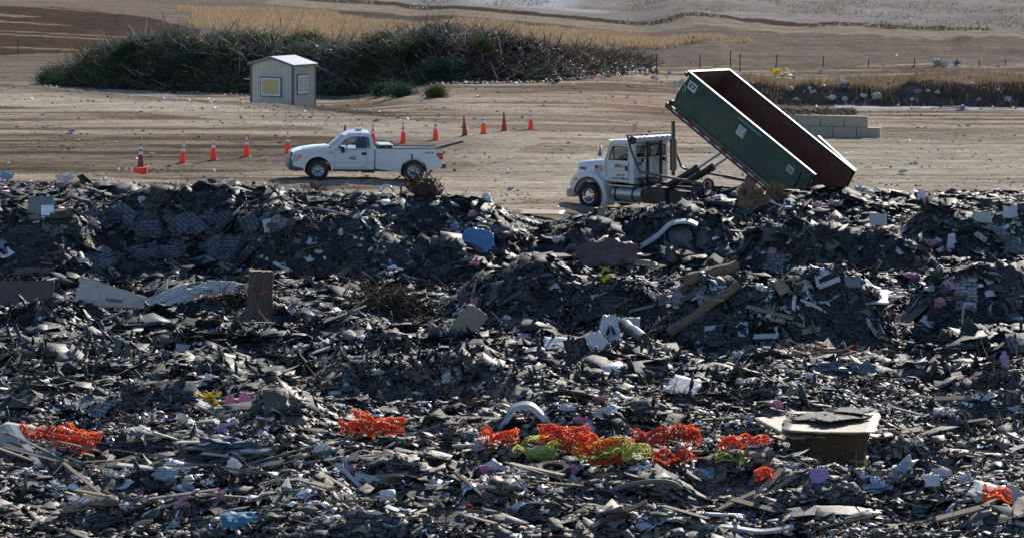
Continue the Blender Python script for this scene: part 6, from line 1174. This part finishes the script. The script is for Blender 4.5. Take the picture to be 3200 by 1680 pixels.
tangle(1650, 1545, 150, 22, 60, "thin yellowish reeds below the tyre", [(.34, .27, .16), (.2, .14, .08)], "splinter_heap", (.006, .014), (.3, .8), .2)
# evergreens thrown at the brush pile's foot
def shrub(u, v, wpx, hpx, label, col, dens=190):
    p = P(u, v+2); s = ppm(p); w, h = wpx/s/2, hpx/s; root = empty("cut_evergreen", p, label=label, cat="cut evergreen", group="cut evergreens lying on and before the brush pile"); n = dens; t = rng.normal(0, .42, (n, 3)).clip(-1, 1); c = np.stack([t[:, 0]*w, t[:, 1]*w*.6, np.abs(t[:, 2])*h*.95+.12], 1)
    V, Q, cv = boughs(c, np.tile(np.array([col]), (n, 1))*rng.uniform(.7, 1.5, (n, 1)), 26, .5); link("foliage", np_mesh("foliage", V, Q, cv), needle_mat, root)
    d = rng.normal(0, 1, (14, 3)); d[:, 2] = np.abs(d[:, 2])*.6; d /= np.linalg.norm(d, axis=1, keepdims=True); V, Q, cv = sticks(14, np.zeros((14, 3))+np.array([0, 0, .1]), d, rng.uniform(.4, .9, 14)*w, np.full(14, .03), .2, np.tile([[.09, .06, .04]], (14, 1))); link("branch", np_mesh("branch", V, Q, cv), wood_mat, root)
for a in [(150, 262, 66, 52, "bright green cut evergreen at the brush pile's left foot", (.035, .085, .03)), (1250, 302, 104, 42, "wide blue green evergreen lying before the brush pile", (.03, .075, .045)), (1362, 305, 66, 34, "olive evergreen right of the wide blue green one", (.07, .10, .03)), (1192, 300, 40, 34, "dark evergreen left of the wide blue green one", (.03, .055, .03)), (262, 205, 90, 60, "evergreen bough heap low on the pile's left end", (.05, .075, .025)), (1000, 0, 1, 1, "", None)]:
    if a[5]: shrub(*a)
for (u, v, w_, h_, l_, c_) in [(1505, 150, 56, 50, "yellow green evergreen crowning the brush pile's right half", (.075, .105, .025)), (1310, 165, 120, 66, "dark green evergreen heap on the brush pile's peak", (.03, .055, .02)), (400, 165, 130, 60, "dark evergreen heap on the pile's left shoulder", (.022, .05, .028)), (620, 190, 150, 60, "blue green evergreen heap left above the shed", (.028, .06, .045)), (950, 128, 120, 44, "olive evergreen heap above the shed's roof", (.04, .065, .025)), (1380, 230, 150, 80, "grey green evergreen heap on the pile's middle face", (.03, .065, .05)), (1180, 200, 130, 80, "brownish evergreen heap right of the shed", (.05, .055, .025)), (520, 240, 120, 50, "deep green evergreen heap left of the shed", (.025, .05, .03))]:
    # stand them on the pile's surface
    ys = np.arange(205, 240, .1); d = rdir(u, v); t = ys/d[1]; X = d[0]*t; Z = CAM_H+d[2]*t; b = Z < hf(X, ys)+brush_h(X, ys); i = int(np.argmax(b)) if b.any() else 120; q = Vector((X[i], ys[i], Z[i]-.2))
    s = F/ys[i]; w, h = w_/s/2, h_/s; root = empty("cut_evergreen", q, label=l_, cat="cut evergreen", group="cut evergreens lying on and before the brush pile"); n = 230; tt = rng.normal(0, .42, (n, 3)).clip(-1, 1); c = np.stack([tt[:, 0]*w, tt[:, 1]*w*.5, tt[:, 2]*h*.6+.2], 1)
    V, Q, cv = boughs(c, np.tile(np.array([c_]), (n, 1))*rng.uniform(.6, 1.6, (n, 1)), 30, .6); link("foliage", np_mesh("foliage", V, Q, cv), needle_mat, root)

# --- trash along the far edges
FART = [(1810, 205), (1835, 215), (1860, 208), (1880, 228), (1905, 222), (1925, 232), (1950, 235), (1975, 240), (2000, 225), (2012, 215), (2020, 240), (2040, 250), (1770, 245), (1790, 255), (1740, 262), (1700, 215), (1680, 225), (1720, 240), (1850, 250), (1890, 245), (1760, 225), (1830, 235), (1870, 190), (1940, 215), (2110, 268), (2130, 262), (2165, 278), (2185, 272), (2052, 255), (2093, 238)]
for i, (u, v) in enumerate(FART):
    c = [WHT, WHT, PNK, OFFW, WHT, PBL, DKG, WHT][i % 8]; blob("trash_bag", u, v, rn(12, 26), rn(7, 15), c, ["white plastic bag in the trash spill at the brush pile's right end", "pink rag in the trash spill at the brush pile's right end", "cream paper wad in the trash spill at the brush pile's right end", "pale blue bag in the trash spill at the brush pile's right end", "dark bag in the trash spill at the brush pile's right end"][[0, 0, 1, 2, 0, 3, 4, 0][i % 8]], "trash", amp=.6, freq=2.2, group=["white bags at the brush pile's end", "white bags at the brush pile's end", "pink rags at the brush pile's end", "paper wads at the brush pile's end", "white bags at the brush pile's end", "blue bags at the brush pile's end", "dark bags at the brush pile's end", "white bags at the brush pile's end"][i % 8])
BANK = [(2640, 265, 34), (2655, 285, 22), (2620, 250, 18), (2470, 290, 44), (2530, 285, 22), (2515, 296, 16), (2540, 298, 34), (2780, 262, 16), (2870, 296, 40), (2900, 292, 24), (2930, 300, 30), (2850, 318, 26), (3030, 250, 26), (3075, 282, 18), (3120, 290, 22), (2985, 255, 20), (2700, 312, 40), (2740, 318, 60), (2600, 318, 40), (2440, 315, 22), (2930, 205, 60), (2955, 208, 40), (2990, 207, 44), (2965, 225, 30), (3040, 222, 20), (3150, 325, 40), (3060, 320, 30), (2445, 245, 30), (2565, 228, 26), (2480, 250, 22), (2400, 250, 18), (2690, 232, 14), (2640, 320, 30)]
for i, (u, v, w_) in enumerate(BANK):
    c, nm_ = [(WHT, "white"), (PUR, "mauve"), (WHT, "white"), (OFFW, "cream"), (WHT, "white"), (PNK, "pink"), (OFFW, "cream")][i % 7]
    blob("trash_bag", u, v, w_*.6, w_*rn(.3, .5), c, "%s plastic scrap caught on the dark bank at right" % nm_, "trash", amp=.6, freq=2.4, group="%s scraps on the bank" % nm_)
for i, (u, v, w_) in enumerate([(2690, 605, 44), (2725, 612, 44), (2823, 545, 30), (2960, 612, 24), (640, 578, 20), (475, 490, 20), (830, 505, 22), (150, 400, 14), (225, 418, 24), (1985, 400, 18), (1480, 400, 16), (1375, 365, 20), (2340, 375, 22), (2560, 440, 20), (3000, 400, 20), (2490, 320, 24), (3005, 345, 30), (700, 640, 24), (730, 650, 40), (1320, 322, 16), (1595, 600, 24)]):
    nm_, c = ("white", WHT) if i % 4 else ("pale blue", PBL); blob("trash_bag", u, v, w_, w_*.45, c, "%s plastic scrap lying alone on the bare dirt" % nm_, "trash", amp=.6, freq=2.4, group="%s scraps on the bare dirt" % nm_)

# --- repeats through the rubble: shingle sheets, planks, scraps, birds
KEEP = [(2430, 2860, 1290, 1540), (1480, 2250, 1380, 1560), (740, 880, 880, 1060), (1430, 1560, 730, 850), (1790, 2030, 780, 890), (170, 560, 930, 1040), (1050, 1300, 1350, 1430), (100, 320, 1380, 1480), (1380, 1530, 980, 1110), (1610, 2010, 1000, 1150), (2060, 2330, 900, 1100), (700, 830, 1240, 1310), (2520, 2780, 1130, 1210), (0, 180, 620, 720)]
def on_rub(n, v0, v1, u0=-20, u1=3220, f=None, keep=()):
    out = []
    while len(out) < n:
        u, v = rn(u0, u1), rn(v0, v1)
        if f and random.random() > f(u, v): continue
        p = P(u, v, 50, 128)
        if any(a < u < b and c < v < d for a, b, c, d in keep): continue
        if p.y < redge(p.x)-.3: out.append((u, v, p))
    return out
def align(p, tiltn=.2, yaw=None):
    n = nrm(np.array([p.x]), np.array([p.y]), .5)[0]+rng.normal(0, tiltn, 3); n[2] = abs(n[2])+.1; z = Vector(n).normalized(); x = Vector((math.cos(yaw), math.sin(yaw), 0)); x = (x-z*x.dot(z)).normalized(); y = z.cross(x)
    return Matrix((x, y, z)).transposed().to_4x4()
def vary(me, c): me.color_attributes["Col"].data.foreach_set("color", np.tile([*c, 1.], len(me.vertices)))
SH = []
for i in range(14):
    me = sheet_me("shingle_sheet", rn(.55, 1.15), rn(.4, .8), 9, 7, rn(.03, .09), (rn(-.14, .02), rn(-.12, .02)), rn(.01, .05), .014, 900+i); k = rn(.04, .10); vary(me, (k, k*1.03, k*1.1)); me.materials.append(shingle_mat); SH.append(me)
SHB = []
for i in range(8):
    me = sheet_me("shingle_sheet", rn(.5, 1.1), rn(.4, .8), 9, 7, rn(.03, .09), (rn(-.14, .02), rn(-.1, .02)), rn(.01, .05), .014, 950+i); k = rn(.12, .18); vary(me, (k, k*.90, k*.78)); me.materials.append(shingle_mat); SHB.append(me)
SHP = []
for i in range(8):
    me = sheet_me("shingle_patch", rn(.75, 1.3), rn(.5, .95), 12, 9, rn(.05, .09), (rn(-.05, .02), rn(-.05, .02)), rn(.01, .03), .014, 990+i); k = rn(.11, .19); vary(me, (k*.95, k*1.02, k*1.14)); me.materials.append(shingle_mat); SHP.append(me)
for i in range(34):
    u, v = rn(270, 800), rn(680, 840); p = P(u, v); o = bpy.data.objects.new("shingle_patch", SHP[i % 8]); C.objects.link(o); n_ = nrm(np.array([p.x]), np.array([p.y]), .8)[0]; n_ = Vector((n_[0]*.6, min(n_[1], -.55), max(n_[2], .35))).normalized(); x_ = Vector((math.cos(rn(-1.2, 1.2)), 0, rn(-1, 1))); x_ = (x_-n_*x_.dot(n_)).normalized()
    o.matrix_world = Matrix.Translation(p+Vector((0, -.16, .20))) @ Matrix((x_, n_.cross(x_), n_)).transposed().to_4x4(); tag(o, "blue grey patch of still joined roof shingles on the big shaded slope", "shingle", "shingle patches on the big shaded slope")
for i, (u, v, p) in enumerate(on_rub(46, 665, 850, 230, 830)):
    o = bpy.data.objects.new("shingle_sheet", SH[i % 14]); C.objects.link(o); o.matrix_world = Matrix.Translation(p+Vector((0, -.06, .07))) @ align(p, .07, rn(-.8, .8)); tag(o, "dark tabbed shingle sheet plastered on the big shaded slope at left", "shingle", "shingle sheets on the big shaded slope")
for i, (u, v, p) in enumerate(on_rub(200, 640, 1680, keep=KEEP)):
    near = p.y < 78 and random.random() < .8; o = bpy.data.objects.new("shingle_sheet", random.choice(SHB if near else SH)); C.objects.link(o); s = rn(.5, 1.0); o.matrix_world = Matrix.Translation(p+Vector((0, 0, .12))) @ align(p, .16, rn(-.7, .9)) @ Matrix.Scale(s, 4)
    tag(o, "dusty grey brown shingle sheet lying on the nearer rubble" if near else "charcoal shingle sheet lying on the rubble", "shingle", "dusty shingle sheets" if near else "charcoal shingle sheets")
def drape(u, v, w, l, yaw, col, label, group, lift=.17, seed=0):
    """a big torn roofing sheet that follows the heap it lies on"""
    p = P(u, v); nu, nv = 18, 14; g = np.random.default_rng(seed); U, W = np.meshgrid(np.linspace(-.5, .5, nu), np.linspace(-.5, .5, nv), indexing='ij')
    e = np.zeros_like(U); e[0] = e[-1] = 1; e[:, 0] = e[:, -1] = 1; e[1] = e[-2] = np.maximum(e[1], .5)
    U2 = U+(fbm(U*5+seed, W*5, 3, 2)-.5)*.16+g.normal(0, .02, U.shape)*e; W2 = W+(fbm(U*5, W*5+seed, 3, 4)-.5)*.22+g.normal(0, .025, U.shape)*e
    X = p.x+U2*w*math.cos(yaw)-W2*l*math.sin(yaw); Y = p.y+U2*w*math.sin(yaw)+W2*l*math.cos(yaw); h = sum(hf(X+dx, Y+dy) for dx in (-.3, .3) for dy in (-.25, .25))/4
    Z = h+lift+.09*(fbm(U*w*1.6+seed, W*l*1.6, 3, 6)-.5)-.22*np.abs(fbm(U*w*.9+seed, W*l*1.1, 2, 8)-.5)+e*g.uniform(-.04, .10, U.shape)
    P3 = np.stack([X-p.x, Y-p.y, Z-p.z], -1).reshape(-1, 3); k = nu*nv; q = np.arange(k).reshape(nu, nv); F_ = np.stack([q[:-1, :-1], q[1:, :-1], q[1:, 1:], q[:-1, 1:]], -1).reshape(-1, 4); F_ = F_[g.random(len(F_)) > .03*1]
    rim = list(q[:, 0])+list(q[-1, 1:])+list(q[-2::-1, -1])+list(q[0, -2:0:-1]); R_ = np.array([(a, b, b+k, a+k) for a, b in zip(rim, rim[1:]+rim[:1])])
    zz = (Z-Z.mean()).reshape(-1); uv = np.stack([(U*w).reshape(-1), (W*l).reshape(-1)+zz*.9], 1)
    me = np_mesh("roofing_drape", np.concatenate([P3, P3-[0, 0, .02]]), np.concatenate([F_, F_[:, ::-1]+k, R_]), col=np.tile(np.array([col]), (2*k, 1))*g.uniform(.92, 1.08, (2*k, 1)), uv=np.concatenate([uv, uv])); o = link("roofing_drape", me, shingle_mat); o.location = p; return tag(o, label, "roofing sheet", group)
for i in range(16):
    u, v = 270+38*(i % 14)+rn(-15, 15), rn(690, 850); k = rn(.03, .055); drape(u, v, rn(1.1, 2.0), rn(.7, 1.3), rn(-.9, .9), (k, k*1.04, k*1.12), "large tabbed roofing sheet draped down the big shaded slope at left", "sheets draped on the big shaded slope", .2, 20+i)
for i, (u, v, p) in enumerate(on_rub(150, 640, 1670, f=lambda u, v: 1 if v < 1150 or random.random() < .5 else .3, keep=KEEP)):
    k = rn(.04, .095) if v < 1150 else rn(.08, .16); near = v >= 1150
    drape(u, v, rn(.9, 2.6)*(1 if not near else .75), rn(.6, 1.6)*(1 if not near else .7), rn(-.6, .6), (k, k*(1 if not near else .95), k*(1.05 if not near else .88)), "dusty torn roofing sheet draped over the nearer rubble" if near else "black torn roofing sheet draped over the farther rubble", "dusty draped roofing sheets" if near else "black draped roofing sheets", .17, 60+i)
for i, (u, v, p) in enumerate(on_rub(34, 700, 1330, keep=KEEP)):
    k = rn(.2, .42); drape(u, v, rn(.5, 1.3), rn(.3, .8), rn(-.7, .7), (k, k*1.0, k*1.03), "pale grey torn membrane crumpled over the rubble", "pale torn membranes", .24, 400+i)
PLK = {}
for key, mt in (("tan", WOOD), ("grey", WOODG), ("white", WOODW), ("dark brown", WOODD)):
    for j in range(4):
        L = rn(.6, 1.7); m = MB(); wd = rn(.07, .16); th = rn(.02, .045); e = .05*L
        m.add([(-L/2, -wd/2, 0), (L/2-e*random.random(), -wd/2, 0), (L/2, wd/2, 0), (-L/2+e*random.random(), wd/2, 0), (-L/2, -wd/2, th), (L/2-e, -wd/2, th), (L/2, wd/2, th), (-L/2+e, wd/2, th)], [(3, 2, 1, 0), (4, 5, 6, 7), (0, 1, 5, 4), (1, 2, 6, 5), (2, 3, 7, 6), (3, 0, 4, 7)]); o = m.build("plank", mt); PLK[(key, j)] = o.data; bpy.data.objects.remove(o)
for i, (u, v, p) in enumerate(on_rub(140, 780, 1675, f=lambda u, v: .35+.65*math.exp(-((u-500)/500)**2-((v-1000)/140)**2)+.5*(v > 1350))):
    key = random.choices(["tan", "grey", "white", "dark brown"], [.36, .24, .24, .16])[0]; o = bpy.data.objects.new("plank", PLK[(key, random.randrange(4))]); C.objects.link(o)
    o.matrix_world = Matrix.Translation(p+Vector((0, 0, rn(.12, .24)))) @ align(p, .22, rn(-1.0, 1.0)+(math.pi if random.random() < .5 else 0)); tag(o, "broken %s plank jutting from the rubble" % key, "plank", "%s planks in the rubble" % key)
for i in range(16):
    u, v = rn(0, 300), rn(1405, 1500); p = P(u, v); o = bpy.data.objects.new("lath", PLK[(random.choice(["tan", "grey"]), random.randrange(4))]); C.objects.link(o); o.matrix_world = Matrix.Translation(p+Vector((0, 0, .15+.02*i))) @ align(p, .08, rn(-.18, .22)) @ Matrix.Diagonal((1.15, .5, .8, 1)); tag(o, "long pale lath stacked near the orange net at left", "lath", "laths near the left orange net")
for i in range(9):
    u, v = rn(420, 1000), rn(1430, 1490); p = P(u, v); o = bpy.data.objects.new("lath", PLK[("white" if i % 2 else "grey", random.randrange(4))]); C.objects.link(o); o.matrix_world = Matrix.Translation(p+Vector((0, 0, .16))) @ align(p, .12, rn(-.4, .4)) @ Matrix.Diagonal((1.2, .6, .8, 1)); tag(o, "bleached lath in the heap below the blue fluffy bundle", "lath", "bleached laths below the blue bundle")
SC = {}
for key, mt in (("white", WHT), ("cream", OFFW), ("pale blue", PBL), ("brown cardboard", CARD), ("silver", METL)):
    for j in range(5):
        me = sheet_me("plastic_scrap", rn(.25, .6), rn(.12, .4), 9, 7, .04, (rn(-.25, .25), rn(-.2, .2)), rn(.05, .2), .006, 700+j*7+len(key)); me.materials.append(mt); SC[(key, j)] = me
for i, (u, v, p) in enumerate(on_rub(260, 590, 1675)):
    key = random.choices(["white", "cream", "pale blue", "brown cardboard", "silver"], [.5, .18, .12, .14, .06])[0]; o = bpy.data.objects.new("scrap_sheet", SC[(key, random.randrange(5))]); C.objects.link(o); s = rn(.5, 1.1)
    o.matrix_world = Matrix.Translation(p+Vector((0, 0, rn(.12, .22)))) @ align(p, .35, rn(-3, 3)) @ Matrix.Scale(s, 4); tag(o, "crumpled %s scrap lying loose in the rubble" % key, "scrap", "%s scraps in the rubble" % key)
BL = {}
for key, mt in (("white", WHT), ("pink", PNK), ("cream", OFFW)):
    for j in range(3): me = blob_me("plastic_wad", 300+j*11+len(key), .6, .6, 3, 2.2); me.materials.append(mt); BL[(key, j)] = me
for i, (u, v, p) in enumerate(on_rub(120, 590, 1675)):
    key = random.choices(["white", "pink", "cream"], [.5, .3, .2])[0]; o = bpy.data.objects.new("plastic_wad", BL[(key, random.randrange(3))]); C.objects.link(o); s = rn(.05, .14); o.location = p+Vector((0, 0, .14)); o.scale = (s*rn(1, 1.9), s, s); o.rotation_euler = (0, 0, rn(0, 3)); tag(o, "small %s plastic wad in the rubble" % key, "plastic wad", "small %s wads in the rubble" % key)
def bird_me(name, big=False):
    st_ = [(-.125, .018, .004, .012), (-.09, .03, .014, .012), (-.055, .055, .026, .026), (-.015, .09, .038, .042), (.02, .128, .040, .045), (.045, .162, .033, .036), (.055, .188, .022, .024), (.066, .208, .022, .023), (.080, .216, .017, .018), (.092, .214, .007, .008), (.118, .208, .001, .001)]
    vs = []; n = 10; fs = []
    for i, (x, z, w_, h_) in enumerate(st_):
        a = st_[max(0, i-1)]; b = st_[min(len(st_)-1, i+1)]; d = Vector((b[0]-a[0], 0, b[1]-a[1])).normalized(); up = Vector((-d.z, 0, d.x))
        for j in range(n): t = 2*math.pi*j/n; vs.append(Vector((x, 0, z))+Vector((0, 1, 0))*math.cos(t)*w_+up*math.sin(t)*h_)
    for i in range(len(st_)-1):
        for j in range(n): fs.append((i*n+j, i*n+(j+1) % n, (i+1)*n+(j+1) % n, (i+1)*n+j))
    fs += [tuple(range(n)), tuple(range(len(vs)-1, len(vs)-n-1, -1))]; m = MB(); m.add(vs, fs)
    for s in (-1, 1): m.tube([(0, s*.018, .07), (.006, s*.02, -.01)], .004, 5); m.bar((-.008, s*.02, -.01), (.03, s*.022, -.01), .006, .004)
    o = m.build(name, pm("black_feathers", (.013, .013, .017), .42, .3, 20, .1, spec=.6), smooth=60); me = o.data; bpy.data.objects.remove(o); return me
BM = bird_me("black_bird"); BR = bird_me("raven")
def bf(u, v): return max(.9*math.exp(-((v-1120)/55)**2), .5*math.exp(-((v-1210)/40)**2)*(u > 900)+.5*math.exp(-((v-1180)/60)**2), .5*math.exp(-((v-1015)/35)**2)*(u < 700))*(1 if u < 2200 else .25)
bp_ = on_rub(215, 930, 1300, f=bf)+on_rub(18, 1300, 1600)
for i, (u, v, p) in enumerate(bp_):
    o = bpy.data.objects.new("blackbird", BM); C.objects.link(o); s = rn(.95, 1.25); o.location = p+Vector((0, 0, rn(.16, .24))); o.scale = (s, s, s*rn(1, 1.2)); o.rotation_euler = (0, R(rn(-25, 8)), rn(0, 6.28)); tag(o, "small black bird perched on the rubble", "bird", "small black birds perched on the rubble")
for i, (u, v, w_, l_) in enumerate([(1965, 1192, 1.7, "large black raven standing right of centre"), (2500, 1305, 2.0, "large black raven left behind the massive stump"), (2922, 1228, 2.0, "left raven of the pair at the right"), (2952, 1222, 1.8, "right raven of the pair at the right"), (1778, 1118, 1.6, "left raven of two on the white siding panel"), (1790, 1118, 1.5, "right raven of two on the white siding panel"), (2543, 1345, 1.1, "small raven on the massive stump's left corner"), (2100, 740, 2.2, "black raven left of the straight tan lath"), (2150, 735, 1.8, "black raven behind the straight tan lath")]):
    p = P(u, v); o = bpy.data.objects.new("raven", BR); C.objects.link(o); o.location = p+Vector((0, 0, .18 if i != 6 else .9)); o.scale = (w_,)*3; o.rotation_euler = (0, R(-18), R([200, 160, 20, 200, 30, 200, 90, 190, 10][i])); tag(o, l_, "raven")
